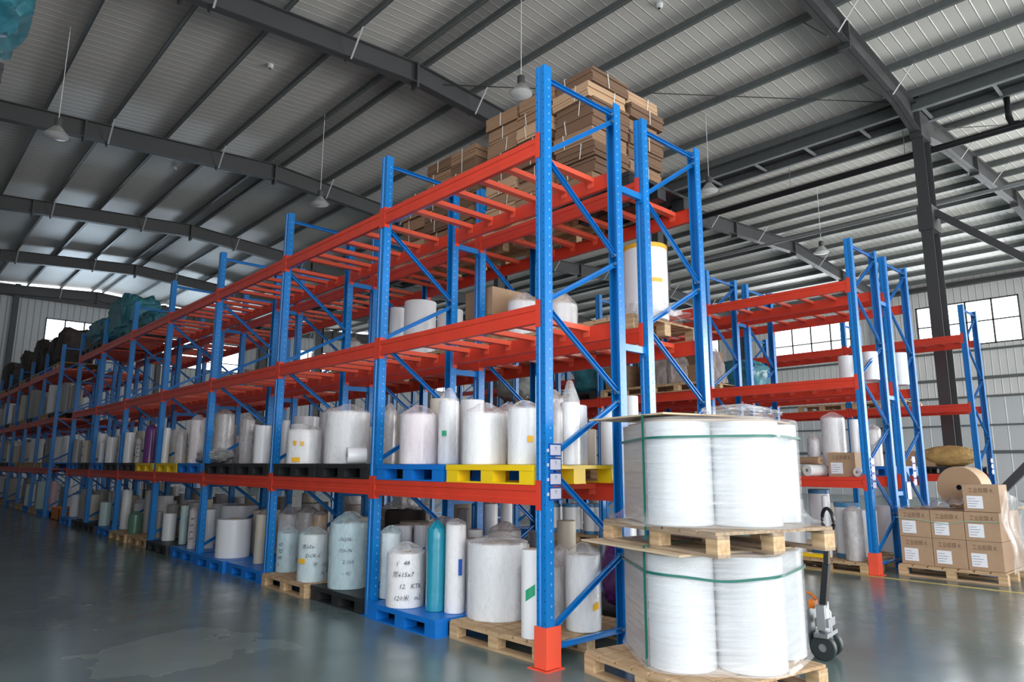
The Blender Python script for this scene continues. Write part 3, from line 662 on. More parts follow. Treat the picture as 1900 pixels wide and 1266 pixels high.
def make_roll(look, x, y, z, r, h, label, group, seed=0, simple=False):
    mat, wrapm, tuft, _ = LOOK[look]
    t = thing('film_roll' if look not in ('greenbag',) else 'plastic_bundle', label, 'roll' if look != 'greenbag' else 'bundle', (x, y, z), 0, group)
    a = cam_ang(x, y)
    body(t, mat, r, h, 28 if simple else 40)
    if wrapm == mat: bag(t, mat, r, h, seed, tuft, 1.06)
    elif simple: return t
    else:
        core(t, r, h)
        if wrapm: bag(t, wrapm, r, h, seed, tuft)
    if look == 'tag_blue': patch(t, 'tape_tag', 'tag_blue', r*1.09, a+.1, h*.50, .05, .09, .02)
    if look == 'strip_blue': patch(t, 'tape_strip', 'tag_blue', r*1.09, a+.45, h*.52, .035, .14)
    if look == 'tag_green': patch(t, 'tape_tag', 'tag_green', r, a-.25, h*.52, .075, .08, .05)
    if look == 'tag_orange': patch(t, 'tape_tag', 'yellow_tape', r*1.08, a+.75, h*.34, .07, .05, .02)
    if look == 'tag_smallgreen': patch(t, 'tape_tag', 'tag_green', r*1.09, a-.4, h*.48, .045, .05)
    if look == 'tag_yellow': patch(t, 'tape_tag', 'yellow_tape', r*1.07, a+.35, h*.45, .05, .05)
    if look == 'tag_dome': patch(t, 'tape_tag', 'yellow_tape', r*1.08, a, h*.25, .06, .05)
    if look == 'tags_yellow':
        for da, zz, w_ in ((-.55, .62, .04), (-.15, .60, .04), (-.45, .12, .10)): patch(t, 'tape_tag', 'yellow_tape', r*1.085, a+da, h*zz, w_, .05)
    if look == 'writing_c': patch(t, 'tape_tag', 'yellow_tape', r*1.08, a-.75, h*.45, .09, .05)
    if look == 'writing_a': writing(t, (('(   48', .02), ('宽615x7', -.02), ('12   KTK', .05), ('120米   m2', .0)), r*1.085, a-.58, h*.80, .058, h*.215)
    if look == 'writing_b': writing(t, (('43', 0), ('72', 0), ('85', 0), ('6', 0)), r*1.08, a-.9, h*.68, .06, h*.17)
    if look == 'writing_c': writing(t, (('宽65x-', 0), ('DCK-5', .05), ('  平   162', .1), ('        大', .1)), r*1.08, a-.75, h*.72, .055, h*.19)
    if look == 'writing_d': writing(t, (('-7625K-', 0), (' 720-76', .0), ('2-163', .06), ('-- 42', .05)), r*1.085, a-.55, h*.74, .05, h*.17)
    if look == 'marks':
        m = MB()
        for i in range(4):
            for j in range(3):
                u = a-.5+.25*j; m.bar(((r*1.085)*math.cos(u), (r*1.085)*math.sin(u), h*(.25+.17*i)), ((r*1.085)*math.cos(u+.2), (r*1.085)*math.sin(u+.2), h*(.27+.17*i)+.012), .004, .008, 'ink')
        m.build('dark_marks', t)
    if look == 'tall':
        for zz, w_ in ((h-.022, .045), (h*.50, .04)):
            m = MB(); m.lathe([(r, zz-w_/2), (r+.003, zz-w_/2), (r+.003, zz+w_/2), (r, zz+w_/2)], 'yellow_tape', 40, capb=False, capt=False)
            if zz > h*.9: m.build('tape_band', t, True)
            else: patch(t, 'tape_band', 'yellow_tape', r, a+.25, zz, r*1.1, w_)
        def fn(i, aa, rr, z_): return rr*(1+.10*math.sin(5*aa+i)+.08*math.sin(11*aa+2*i)), z_+.02*math.sin(7*aa+i)
        m = MB(); m.lathe([(r*1.9, .012), (r*1.6, .04), (r*1.25, .07), (r*1.03, .17)], 'wrap_bag', 40, capb=False, capt=False, fn=fn); m.build('plastic_skirt', t, True)
    if look == 'bluecap':
        for zz in (.03, h-.03):
            m = MB(); m.lathe([(r, zz-.028), (r+.006, zz-.028), (r+.006, zz+.032), (r*.96, zz+.036)], 'bluecap', 40, capb=False, capt=False); m.build('end_band', t, True)
    return t
RD = [
('p0',0.150,-2.35,0.18,0.104,0.62,'tag_blue'),
('p0',0.150,-1.92,0.12,0.174,0.48,'writing_a'),
('p0',0.150,-1.55,0.20,0.087,0.70,'teal'),
('p0',0.150,-1.37,0.28,0.091,0.76,'strip_blue'),
('p0',0.150,-2.62,0.80,0.092,0.65,'plain'),
('p0',0.150,-1.72,0.80,0.076,0.66,'plain'),
('p0',0.150,-0.99,0.45,0.260,0.62,'big'),
('p0',0.150,-0.25,0.16,0.090,0.65,'tag_green'),
('p0',0.150,-1.57,1.06,0.160,0.64,'wrap'),
('p0',0.150,-0.17,0.65,0.140,0.58,'tag_orange'),
('p0',0.150,-0.55,0.80,0.064,0.56,'marks'),
('p0',0.150,-3.40,0.84,0.080,0.53,'grey'),
('p1',0.150,-4.60,0.21,0.128,0.46,'writing_b'),
('p1',0.150,-3.78,0.13,0.167,0.51,'writing_c'),
('p1',0.150,-3.15,0.22,0.205,0.67,'writing_d'),
('p1',0.150,-5.59,0.68,0.144,0.61,'dome'),
('p1',0.150,-4.64,0.64,0.089,0.64,'yellow'),
('p1',0.150,-5.56,0.91,0.133,0.75,'grey'),
('p2',0.150,-6.39,0.24,0.233,0.52,'plain'),
('p2',0.150,-7.61,0.81,0.301,0.64,'plain'),
('p2',0.150,-5.47,0.23,0.067,0.63,'beige'),
('p2',0.150,-7.65,0.33,0.096,0.59,'plain'),
('p3',0.150,-9.18,0.23,0.107,0.45,'plain'),
('p3',0.150,-8.44,0.22,0.059,0.61,'aqua'),
('p3',0.150,-7.72,0.12,0.060,0.58,'marks'),
('p3',0.150,-9.73,0.22,0.055,0.45,'grey'),
('p4',0.150,-11.89,0.22,0.093,0.77,'plain'),
('p4',0.150,-10.83,0.32,0.063,0.79,'grey'),
('p4',0.150,-10.82,0.13,0.115,0.33,'greenbag'),
('p5',0.150,-16.27,0.22,0.123,0.51,'plain'),
('p5',0.150,-14.73,0.23,0.153,0.57,'beige'),
('p5',0.150,-13.04,0.13,0.112,0.48,'aqua'),
('p6',0.150,-21.09,0.22,0.118,0.70,'grey'),
('p6',0.150,-19.25,0.22,0.124,0.79,'pink'),
('p0',1.446,-1.81,0.15,0.177,0.47,'wrap_pink'),
('p0',1.446,-1.55,0.31,0.096,0.60,'tag_smallgreen'),
('p0',1.446,-0.86,0.17,0.185,0.43,'wrap_big'),
('p0',1.446,-1.67,0.70,0.121,0.64,'plain'),
('p0',1.446,-0.36,0.17,0.131,0.45,'tag_yellow'),
('p0',1.446,-2.70,0.39,0.074,0.56,'wrap'),
('p0',1.446,-0.08,0.41,0.080,0.50,'tuft'),
('p0',1.446,-0.10,0.28,0.036,0.42,'wrap'),
('p1',1.446,-3.43,0.30,0.246,0.58,'wrap_big'),
('p1',1.446,-4.15,0.14,0.208,0.39,'tags_yellow'),
('p1',1.446,-5.54,0.83,0.175,0.66,'plain'),
('p1',1.446,-5.30,0.42,0.048,0.58,'plain'),
('p2',1.446,-5.38,0.14,0.108,0.50,'plain'),
('p2',1.446,-6.91,0.54,0.104,0.65,'wrap'),
('p2',1.446,-7.49,0.40,0.149,0.76,'wrap'),
('p3',1.446,-7.90,0.14,0.117,0.68,'wrap_pink'),
('p3',1.446,-8.61,0.13,0.089,0.48,'wrap'),
('p3',1.446,-9.41,0.12,0.059,0.61,'plain'),
('p4',1.446,-10.34,0.13,0.101,0.62,'purple'),
('p4',1.446,-11.70,0.12,0.094,0.60,'plain'),
('p4',1.446,-11.00,0.11,0.054,0.44,'marks'),
('p5',1.446,-13.05,0.12,0.104,0.54,'wrap'),
('p5',1.446,-13.80,0.11,0.061,0.44,'wrap'),
('p5',1.446,-14.82,0.21,0.048,0.56,'grey'),
('p6',1.446,-16.28,0.12,0.101,0.55,'grey'),
('p6',1.446,-15.26,0.11,0.070,0.52,'beige'),
('q0',1.446,-0.62,1.56,0.078,0.53,'plain'),
('q0',1.446,-0.52,1.80,0.068,0.68,'plain'),
('q0',1.446,-0.83,1.54,0.053,0.35,'beige'),
('q0',2.850,-0.29,1.79,0.216,0.76,'tall'),
('q1',2.850,-4.57,1.66,0.106,0.82,'plain'),
('q1',2.850,-3.94,1.62,0.218,0.79,'plain'),
('q1',2.850,-3.37,1.70,0.168,0.60,'plain'),
('q0',2.850,-1.89,1.63,0.185,0.43,'dome'),
('q0',2.850,-1.25,1.61,0.145,0.30,'dome'),
('q0',0.150,-2.37,1.56,0.087,0.86,'plain'),
('q0',0.150,-2.41,1.85,0.068,0.88,'plain'),
('q0',0.150,-2.84,1.55,0.075,0.78,'grey'),
('r0',0.150,-0.51,6.71,0.176,0.77,'bluecap'),
('r0',0.150,-0.37,6.60,0.125,0.66,'wrap'),
('r0',0.150,-1.02,7.04,0.149,0.94,'bluecap'),
('r0',0.150,-0.76,6.64,0.046,0.87,'plain'),
('r0',1.446,-0.76,7.06,0.171,0.72,'tag_dome'),
('r0',1.446,-0.39,6.96,0.064,0.68,'plain'),
('r0',1.446,-1.02,6.99,0.095,0.40,'wrap'),
('r0',2.850,-0.44,7.01,0.118,0.23,'plain'),
('r0',2.850,-0.12,7.05,0.110,0.26,'plain'),
('s0',2.850,-0.05,8.06,0.115,0.05,'plain'),
('s0',1.446,-0.20,7.11,0.115,0.52,'wrap'),
('r2',0.150,-6.19,6.59,0.124,0.52,'bluecap'),
('r2',0.150,-5.75,6.64,0.190,0.54,'bluecap'),
('r2',0.150,-5.22,6.61,0.148,0.56,'bluecap'),
]
shelves = {}
for rec in RD:
    key, z, x, y, r, h, look = rec; lv = 0 if z < .5 else (1 if z < 2 else 2)
    if h < .15: h = .35
    shelves.setdefault((key, lv), []).append([x, y, max(r, .05), h, look])
# keep neighbours from running into each other
items = [(k, it) for k, v in shelves.items() for it in v]
for _ in range(80):
    moved = False
    for i in range(len(items)):
        for j in range(i+1, len(items)):
            (ka, A), (kb, B) = items[i], items[j]
            if ka[1] != kb[1]: continue
            d = math.hypot(A[0]-B[0], A[1]-B[1]); need = (A[2]+B[2])*1.075
            if 1e-6 < d < need:
                moved = True; q = (need-d)*.5; ux, uy = (A[0]-B[0])/d, (A[1]-B[1])/d
                if A[1] > B[1]: A[1] += q*.8*abs(uy)+q*.4; A[0] += ux*q*.35
                else: B[1] += q*.8*abs(uy)+q*.4; B[0] -= ux*q*.35
                if _ > 30: A[2] *= .985; B[2] *= .985
    if not moved: break
# keep clear of posts
for k, it in items:
    x0, y0, _n = ROWS[k[0][0]]
    for kk in range(8):
        px = x0-kk*L
        for py in (y0+.04, y0+.96):
            dx, dy = it[0]-px, it[1]-py; d = math.hypot(dx, dy); need = it[2]*1.06+.075
            if d < need:
                if abs(dx) > .03: it[0] = px+math.copysign(math.sqrt(max(0, need**2-dy**2)), dx)
                else: it[1] = py+math.copysign(need, dy)
DIR = {'p': 'nearest rack', 'q': 'rack behind the nearest', 'r': 'second double row', 's': 'rear rack of the second row'}
used = {}
sd = 0
for (key, lv), its in shelves.items():
    for it in sorted(its, key=lambda q: q[0]):
        sd += 1; look = it[4]; row, bay = key[0], int(key[1]); nm = ROWS[row][2] if row != 'q' else 'rack behind the nearest'
        lv_w = ('floor', 'first beam level', 'second beam level')[lv]
        base = LOOK[look][3]; n_same = [q for q in its if LOOK[q[4]][3] == base]
        pos = ''
        if len(n_same) > 1:
            i = sorted(n_same, key=lambda q: q[0]).index(it); pos = ' ' + ('leftmost' if i == 0 else 'rightmost' if i == len(n_same)-1 else 'middle')
        lab = '%s, %s, %s bay of %s%s' % (base, lv_w, ORD[bay], nm, ',' + pos if pos else '')
        wd = lab.split()
        if len(wd) > 16:
            lab = '%s, %s, %s bay,%s' % (base, lv_w, ORD[bay], pos or ' '+nm.split()[0]+' rack'); lab = ' '.join(lab.split()[:16]).rstrip(',')
        z = .15 if lv == 0 else BT[lv-1]+.15
        if row in 'rs' and lv == 2: z -= .15; it[3] += .16
        make_roll(look, it[0], it[1], z+.001, it[2], it[3], lab, 'film rolls in the racks', sd, simple=(bay > 4))
# ------------------------------------------------------------------ filler rolls that stand behind the front ones
placed = {}
for k, it in items: placed.setdefault(k[1], []).append((it[0], it[1], it[2]))
placed.setdefault(0, []).append((-.52, 1.64, .24))
def fill(row, bay, lv, n, looks, y_lo, y_hi, hmax, seed, rr=(.09, .2)):
    rn = random.Random(seed); x0, y0, nm = ROWS[row]; c = 0
    pl = placed.setdefault(lv, []); todo = []
    z = .15 if lv == 0 else BT[lv-1]+.15
    for _ in range(n*14):
        if c >= n: break
        r = rn.uniform(*rr); x = x0-bay*L-rn.uniform(.12+r, L-.12-r); y = y0+rn.uniform(y_lo, y_hi)
        if y+r > y0+1.12 or y-r < y0-.02: continue
        if any(math.hypot(x-a, y-b) < (r+q)*1.08+.005 for a, b, q in pl): continue
        pl.append((x, y, r)); c += 1
        look = rn.choice(looks); h = rn.uniform(.62, 1)*hmax
        rowname = {'p': 'nearest rack', 'q': 'rack behind nearest', 'r': 'second row', 's': 'second row rear', 't': 'window-side rack', 'u': 'far-left rack', 'v': 'far-left rear rack'}[row]
        todo.append((x, y, z, r, h, look, rn.random()))
    todo.sort(key=lambda q: -q[0])
    for i, (x, y, z, r, h, look, sdd) in enumerate(todo):
        lab = '%s %s, %s, %s bay, %s, %s from right' % ('wide' if r > .15 else 'slim', LOOK[look][3].split(' with')[0].split(' in ')[0].split(' under')[0], ('floor level', 'first beams', 'second beams', 'top beams')[lv], ORD[bay], rowname, ORD[i].replace('nearest', 'first'))
        make_roll(look, x, y, z+.001, r, h, lab, 'rolls packed %s, %s bay of the %s' % (('at floor level', 'on the first level', 'on the second level', 'on top')[lv], ORD[bay], rowname), sdd, simple=(bay > 2 or row not in 'pq'))
for bay in range(7):
    fill('p', bay, 0, 5 if bay < 3 else 7, ('plain', 'wrap', 'grey', 'beige'), .5 if bay < 6 else .2, .9, .72, 100+bay)
    fill('p', bay, 1, 5 if bay < 3 else 7, ('plain', 'wrap', 'beige', 'plain'), .45 if bay < 6 else .2, .9, .68, 200+bay)
    fill('q', bay, 0, 6 if bay else 3, ('plain', 'grey', 'beige', 'wrap'), .15, .85, .85, 300+bay)
    if bay > 0: fill('q', bay, 1, 6, ('plain', 'wrap', 'plain', 'beige'), .15, .85, .62, 400+bay)
    fill('u', bay, 0, 6, ('plain', 'grey', 'pink', 'aqua', 'beige'), .15, .8, .8, 500+bay)
    fill('u', bay, 1, 6, ('plain', 'beige', 'wrap', 'grey'), .15, .8, .85, 600+bay)
    if bay != 6: fill('u', bay, 2, 5, ('plain', 'beige', 'grey'), .15, .8, .95, 700+bay, (.12, .24))
fill('r', 1, 0, 6, ('plain', 'bluecap', 'grey'), .15, .8, .8, 801); fill('r', 0, 0, 3, ('grey', 'bluecap', 'plain'), .3, .85, .8, 802)
fill('r', 2, 0, 3, ('plain', 'bluecap', 'grey'), .5, .85, .7, 803); fill('r', 1, 1, 3, ('plain', 'wrap'), .15, .8, .6, 804)
fill('r', 2, 1, 3, ('plain', 'wrap'), .15, .6, .55, 805); fill('s', 0, 0, 5, ('plain', 'wrap', 'beige'), .15, .8, .8, 806)
fill('q', 2, 2, 2, ('plain', 'wrap'), .2, .7, .6, 808); fill('q', 4, 2, 3, ('plain', 'grey'), .2, .7, .6, 809)

# ------------------------------------------------------------------ soft bundles
def blob(mb, mat, c, s, seed, amp=.12, seg=64, ring=36, power=.6, flat=True):
    off = Vector((seed*7.3, seed*3.1, seed*5.7)); vs = []
    def sg(v, p): return math.copysign(abs(v)**p, v)
    for i in range(ring+1):
        ph = -PI/2+PI*i/ring
        for k in range(seg):
            a = 2*PI*k/seg
            v = Vector((sg(math.cos(ph), power)*sg(math.cos(a), power), sg(math.cos(ph), power)*sg(math.sin(a), power), sg(math.sin(ph), power)))
            n = noise.noise(v*1.6+off)*amp + abs(noise.noise(v*3.5+off))*amp*.8 - abs(noise.noise(v*7+off*2))*amp*.6 - abs(noise.noise(v*13+off))*amp*.25
            v = v*(1+n); x, y, z = c[0]+v.x*s[0], c[1]+v.y*s[1], c[2]+v.z*s[2]
            if flat: z = max(z, c[2]-s[2])
            vs.append((x, y, z))
    fs = [(i*seg+k, i*seg+(k+1) % seg, (i+1)*seg+(k+1) % seg, (i+1)*seg+k) for i in range(ring) for k in range(seg)]
    mb.quadset(vs, fs, mat); return mb
def bundle(name, label, cat, mat, c, s, seed, **k):
    o = blob(MB(), mat, (0, 0, s[2]), s, seed, **k).build(name, None, True, (c[0], c[1], c[2])); return tag(o, label, cat)
T3 = BT[2]
bundle('tarpaulin_bundle', 'tall teal tarpaulin bundle on the top level at the far end of the nearest rack', 'bundle', 'teal_tarp', (-13.75, .50, T3+.005), (.86, .47, .55), 3, power=.62, amp=.20)
bundle('tarpaulin_bundle', 'low teal tarpaulin fold lying right of the tall teal bundle', 'bundle', 'teal_tarp', (-12.35, .60, T3+.005), (.62, .36, .26), 6, power=.6, amp=.20)
bundle('tarpaulin_bundle', 'lower teal tarpaulin bundle left of the tall one, on a black pallet', 'bundle', 'teal_tarp', (-15.65, .52, T3+.155), (1.05, .45, .36), 5, power=.6, amp=.22)
pallet('black', -15.0, .56, T3, 'black plastic pallet under the lower teal bundle'); pallet('black', -16.15, .56, T3, 'black plastic pallet overhanging the end of the orange top beam')
bundle('tarpaulin_bundle', 'teal plastic bundle hanging into the top left corner of the view', 'bundle', 'teal_tarp', (-2.02, -3.9, T3+.155), (.60, .62, .62), 9, power=.6, amp=.15)
pallet('black', -2.6, -3.9, T3, 'black pallet under the teal bundle across the aisle')
bundle('wrapped_bundle', 'flat beige bundle in crumpled plastic lying at the front of the third bay', 'bundle', 'cloth_grey', (-7.35, .06+.17, BT[0]+.152), (.50, .17, .10), 11, amp=.2, power=.8)
tag(blob(MB(), 'wrap_bag', (0, 0, .115), (.54, .20, .115), 12, amp=.16, power=.8).build('plastic_sheet', None, True, (-7.35, .23, BT[0]+.152)), 'clear plastic sheet wound round the flat beige bundle', 'plastic sheet')
bundle('sack', 'plump brown sack lying on a black pallet in the window-side rack', 'sack', 'burlap', (-.78, 12.75, BT[0]+.152), (.52, .28, .21), 21, amp=.10, power=.85)
bundle('tarpaulin_bundle', 'teal bundle on the second level of the second row, right of the carton pile', 'bundle', 'teal_tarp', (-2.85, 8.25, BT[1]+.01), (.42, .42, .34), 22, amp=.16)
bundle('tarpaulin_bundle', 'teal wrapped drum-shaped bundle seen between the nearest posts', 'bundle', 'teal_tarp', (-5.35, 6.9, BT[1]+.155), (.36, .36, .36), 23, amp=.12)
bundle('cloth_bundle', 'grey tarpaulin-covered bundle with a white end, second row', 'bundle', 'cloth_grey', (-7.6, 6.95, BT[1]+.152), (.55, .4, .30), 24, amp=.10, power=.8)
bundle('cloth_bundle', 'white cloth bag on the floor level behind the second post', 'bundle', 'film_white', (-4.15, 1.62, .86), (.17, .15, .16), 25, amp=.2)
o = MB().lathe([(.26, 0), (.27, .02), (.27, .66), (.25, .70)], 'sack_dark', 28).build('drum', None, True, (-4.15, 1.62, .152)); tag(o, 'dark drum under the white cloth bag behind the second post', 'drum')
for i, (x, y, lv, s_) in enumerate(((-20.3, .55, 3, (.5, .45, .55)), (-21.6, .55, 3, (.55, .45, .48)), (-24.1, .55, 3, (.5, .45, .62)), (-27.0, .55, 3, (.6, .45, .58)), (-31, .55, 3, (.9, .45, .6)), (-23.0, .5, 3, (.35, .4, .5)))):
    bundle('dark_bundle', ('dark sacking bundle right of its neighbours on the far-left top level', 'dark sacking bundle second from the passage on the far-left top level', 'tall dark bundle above the middle of the far-left rack', 'broad dark bundle near the left end of the far-left rack', 'wide dark bundle at the extreme left of the far-left rack', 'narrow dark bundle between two dark piles at far left')[i], 'bundle', 'sack_dark', (x, y, BT[2]+.155), s_, 30+i, amp=.16, power=.28)

# ------------------------------------------------------------------ flattened carton bundles
def carton_mesh(w, d, h, mat, seed):
    rn = random.Random(seed); m = MB(); n = 5; z = 0
    for i in range(n):
        hh = h/n; o1, o2 = rn.uniform(-.008, .008), rn.uniform(-.008, .008)
        m.box(-w/2+.01+o1, w/2-.01+o1, -d/2+.01+o2, d/2-.01+o2, z, z+hh-.001, mat); z += hh
    return m.mesh('cartons')
CM = {}
STW = {}
def carton(x, y, z, w, d, h, mat, lab, grp, rz=0):
    k = (round(w, 2), round(d, 2), round(h, 2), mat, rnd.randrange(3))
    if k not in CM: CM[k] = carton_mesh(w, d, h, mat, len(CM))
    t = tag(link('carton_bundle', CM[k], None, (x, y, z), rz), lab, 'carton bundle', grp)
    k2 = k[:3]
    if k2 not in STW:
        STW[k2] = []
        for v in range(3):
            s = MB(); x1 = w*(-.2+.18*v); g = .012*(v-1)
            s.box(x1-.005, x1+.005, -d/2-.003, d/2+.003, h-.003, h, 'twine')
            for yy in (-d/2-.001, d/2+.001): s.bar((x1-g, yy, 0), (x1+g, yy, h), .009, .004, 'twine', (0, 1, 0))
            yv = d*(.05+.12*(v-1)); s.bar((w/2+.001, yv-g, 0), (w/2+.001, yv+g, h), .004, .009, 'twine', (0, 1, 0)); STW[k2].append(s.mesh('twine'))
    link('twine', rnd.choice(STW[k2]), t); return t
def carton_pile(x1, x0, y0, y1, z, layers, nx, ny, h, what, seed, drop=()):
    rn = random.Random(seed); w = (x1-x0)/nx; d = (y1-y0)/ny
    lay = ['bottom', 'second', 'third', 'fourth', 'fifth', 'sixth', 'seventh', 'eighth', 'ninth']
    for l in range(layers):
        w = (x1-x0)/nx
        for i in range(nx):
            for j in range(ny):
                if (l, i, j) in drop: continue
                mat = rn.choice(('carton', 'carton', 'carton_light', 'carton_deep', 'carton_deep'))
                nxw = ('right', 'middle', 'left')[min(i, 2)] if nx == 3 else ('right', 'left')[min(i, 1)]
                lab = '%s layer bundle of flat cartons, %s %s of the %s' % (lay[l] if l < layers-1 else 'top', ('front', 'back')[min(j, 1)], nxw, what)
                carton(x1-(i+.5)*w+rn.uniform(-.028, .028), y0+(j+.5)*d+rn.uniform(-.028, .028), z+l*h+.001, w-.012, d-.012, h-.004, mat, lab, 'flattened cartons in the %s' % what, rn.uniform(-.045, .045))
carton_pile(-.60, -2.30, 1.36, 2.62, T3+.15, 8, 3, 2, .168, 'tallest pile', 1, {(7, 2, 1)})
carton_pile(-2.50, -4.10, 1.36, 2.55, T3+.15, 7, 3, 2, .165, 'lower left pile', 2, {(6, 2, 0), (6, 2, 1), (5, 2, 0)})
carton_pile(-2.72, -3.9, 6.5, 7.4, BT[1]+.15, 4, 2, 2, .15, 'second row pile', 3)
carton_pile(-4.2, -4.75, 6.5, 7.3, BT[1]+.15, 3, 1, 1, .15, 'small second row pile', 4)
o = MB(); o.lathe([(.86, 0), (.84, .3), (.70, .62), (.55, .66), (.1, .72)], 'wrap_dusty', 40, capb=False, capt=False, fn=lambda i, a, r, z: (r*(1+.05*math.sin(9*a+i)+.04*math.sin(17*a+i)), z))
ow = o.build('plastic_sheet', None, True, (-3.3, 6.95, BT[1]+.152)); ow.scale = (.95, .62, 1); tag(ow, 'clear sheet draped over the dark carton pile on the second row', 'plastic sheet')

# ------------------------------------------------------------------ cardboard boxes
def cbox(x, y, z, w, d, h, lab, grp=None, mat='box_brown', rz=0, label_=True, print_=True, side='y'):
    t = thing('cardboard_box', lab, 'box', (x, y, z), rz, grp)
    m = MB(); m.box(-w/2, w/2, -d/2, d/2, 0, h, mat); m.build('carton', t)
    k = MB(); k.box(-w/2-.001, w/2+.001, -.025, .025, h-.06, h+.0012, 'core'); k.build('packing_tape', t)
    if label_:
        l = MB(); lx = -w*.18; l.box(lx-w*.22, lx+w*.22, -d/2-.003, -d/2-.0005, h*.12, h*.58, 'paper_white'); lo = l.build('shipping_label', t)
        q = MB()
        for i in range(4): q.box(lx-w*.19, lx+w*(.02+.05*(i % 3)), -d/2-.0042, -d/2-.003, h*(.20+.09*i), h*(.212+.09*i), 'ink')
        q.build('printed_lines', lo)
    if print_:
        c = bpy.data.curves.new('print', 'FONT'); c.body = '工业胶膜 K'; c.size = h*.20; c.resolution_u = 1
        o = bpy.data.objects.new('tmp', c); COL.objects.link(o); me = bpy.data.meshes.new_from_object(o); bpy.data.objects.remove(o)
        mw = max(v.co.x for v in me.vertices) or 1; sc = w*.7/mw
        pm = MB(); pm.quadset([(-w*.35+v.co.x*sc, -d/2-.0015, h*.72+v.co.y*min(1, sc*1.5)) for v in me.vertices], [list(p.vertices) for p in me.polygons], 'carton_deep'); pm.build('printed_text', t)
    return t
RP0 = (.70, 7.22); ra = -.03
pb = pallet('wood', .745, 7.28, 0, 'wooden pallet under the stack of brown labelled boxes at right', w=1.24, d=1.1)
pos3 = ('left', 'middle', 'right')
for l in range(2):
    for i in range(3):
        for j in range(2):
            if j == 0: lab = '%s row brown box with white label, %s of the front face at right' % (('bottom', 'top')[l], pos3[i])
            else: lab = '%s row brown box at the back of the box pallet, %s' % (('bottom', 'top')[l], pos3[i])
            cbox(.19+.205+i*.392-.04, 6.79+.25+j*.5, .152+l*.362, .385, .485, .358, lab, 'brown boxes on the right-hand pallet')
cbox(1.16, 7.0, .152+.726, .40, .40, .34, 'single brown box on top of the box stack beside the spool', 'brown boxes on the right-hand pallet')
# spool lying on its rim
t = thing('cardboard_spool', 'large round cardboard spool standing behind the top box at right', 'spool', (.80, 7.52, .152+.726+.285), R(-8))
m = MB(); vs = []; n = 48
for x_, r_ in ((-.16, .285), (.16, .285)):
    vs += [(r_*math.cos(2*PI*k/n), x_, r_*math.sin(2*PI*k/n)) for k in range(n)]
for x_, r_ in ((-.16, .035), (.16, .035)):
    vs += [(r_*math.cos(2*PI*k/n), x_, r_*math.sin(2*PI*k/n)) for k in range(n)]
m.quadset(vs, [(k, (k+1) % n, n+(k+1) % n, n+k) for k in range(n)], 'spool')
m.quadset(vs, [(k, 2*n+k, 2*n+(k+1) % n, (k+1) % n) for k in range(n)]+[(n+k, n+(k+1) % n, 3*n+(k+1) % n, 3*n+k) for k in range(n)], 'spool_side')
m.quadset(vs, [(2*n+k, 3*n+k, 3*n+(k+1) % n, 2*n+(k+1) % n) for k in range(n)], 'hole'); m.build('spool_drum', t)
# film over the box stack
def sheet_grid(name, fn, nu, nv, mat, label, cat='plastic sheet', parent=None):
    vs = [fn(i/nu, j/nv) for j in range(nv+1) for i in range(nu+1)]
    fs = [(j*(nu+1)+i, j*(nu+1)+i+1, (j+1)*(nu+1)+i+1, (j+1)*(nu+1)+i) for j in range(nv) for i in range(nu)]
    o = MB().quadset(vs, fs, mat).build(name, parent, True)
    return tag(o, label, cat) if label else o
def fboxwrap(u, v):
    # draped film: runs up from the front-left top edge to the spool and box
    x = .12+u*.85; y = 6.72+v*.9; z = .885+.05*math.sin(u*9+v*5)*v+.30*u*u*(.3+.7*min(1, v*1.5))+.015*math.sin(u*31+v*11); return (x, y, z)
sheet_grid('plastic_sheet', fboxwrap, 30, 16, 'wrap_dusty', 'crumpled clear film draped over the left of the box stack')
def fside(u, v):
    x = 1.395+.05*math.sin(v*8)*v+.015*math.sin(u*20+v*6)+.05*(1-v); y = 6.72+u*1.1; z = .16+v*1.0*(1-.25*u); return (x, y, z)
sheet_grid('plastic_sheet', fside, 20, 18, 'wrap_bag', 'clear film hanging over the right side of the box stack')
st = thing('green_strap', 'thin pale green strap round the upper row of brown boxes', 'strap', (0, 0, 0))
m = MB(); m.tube([(.14, 6.783, .76), (.4, 6.781, .74), (.75, 6.781, .70), (.95, 6.781, .75), (1.35, 6.781, .76)], .004, 'strap_light', 5); m.build('strap_band', st)
# right-hand neighbour pallet
pallet('old', 1.75, 8.9, 0, 'weathered pallet at the extreme right edge'); cbox(1.5, 8.75, .152, .42, .5, .62, 'pale wrapped box on the far right pallet', mat='carton_light', label_=False, print_=False)
cbox(1.98, 8.75, .152, .45, .5, .70, 'taller wrapped box at the right edge of the far right pallet', mat='box_brown', label_=False, print_=False)
tag(MB().box(1.2, 2.3, 8.4, 9.3, .86, .885, 'plywood').box(1.2, 2.3, 8.4, 8.5, .855, .86, 'wood').build('board', None), 'plywood board lying on the boxes at the right edge', 'board')
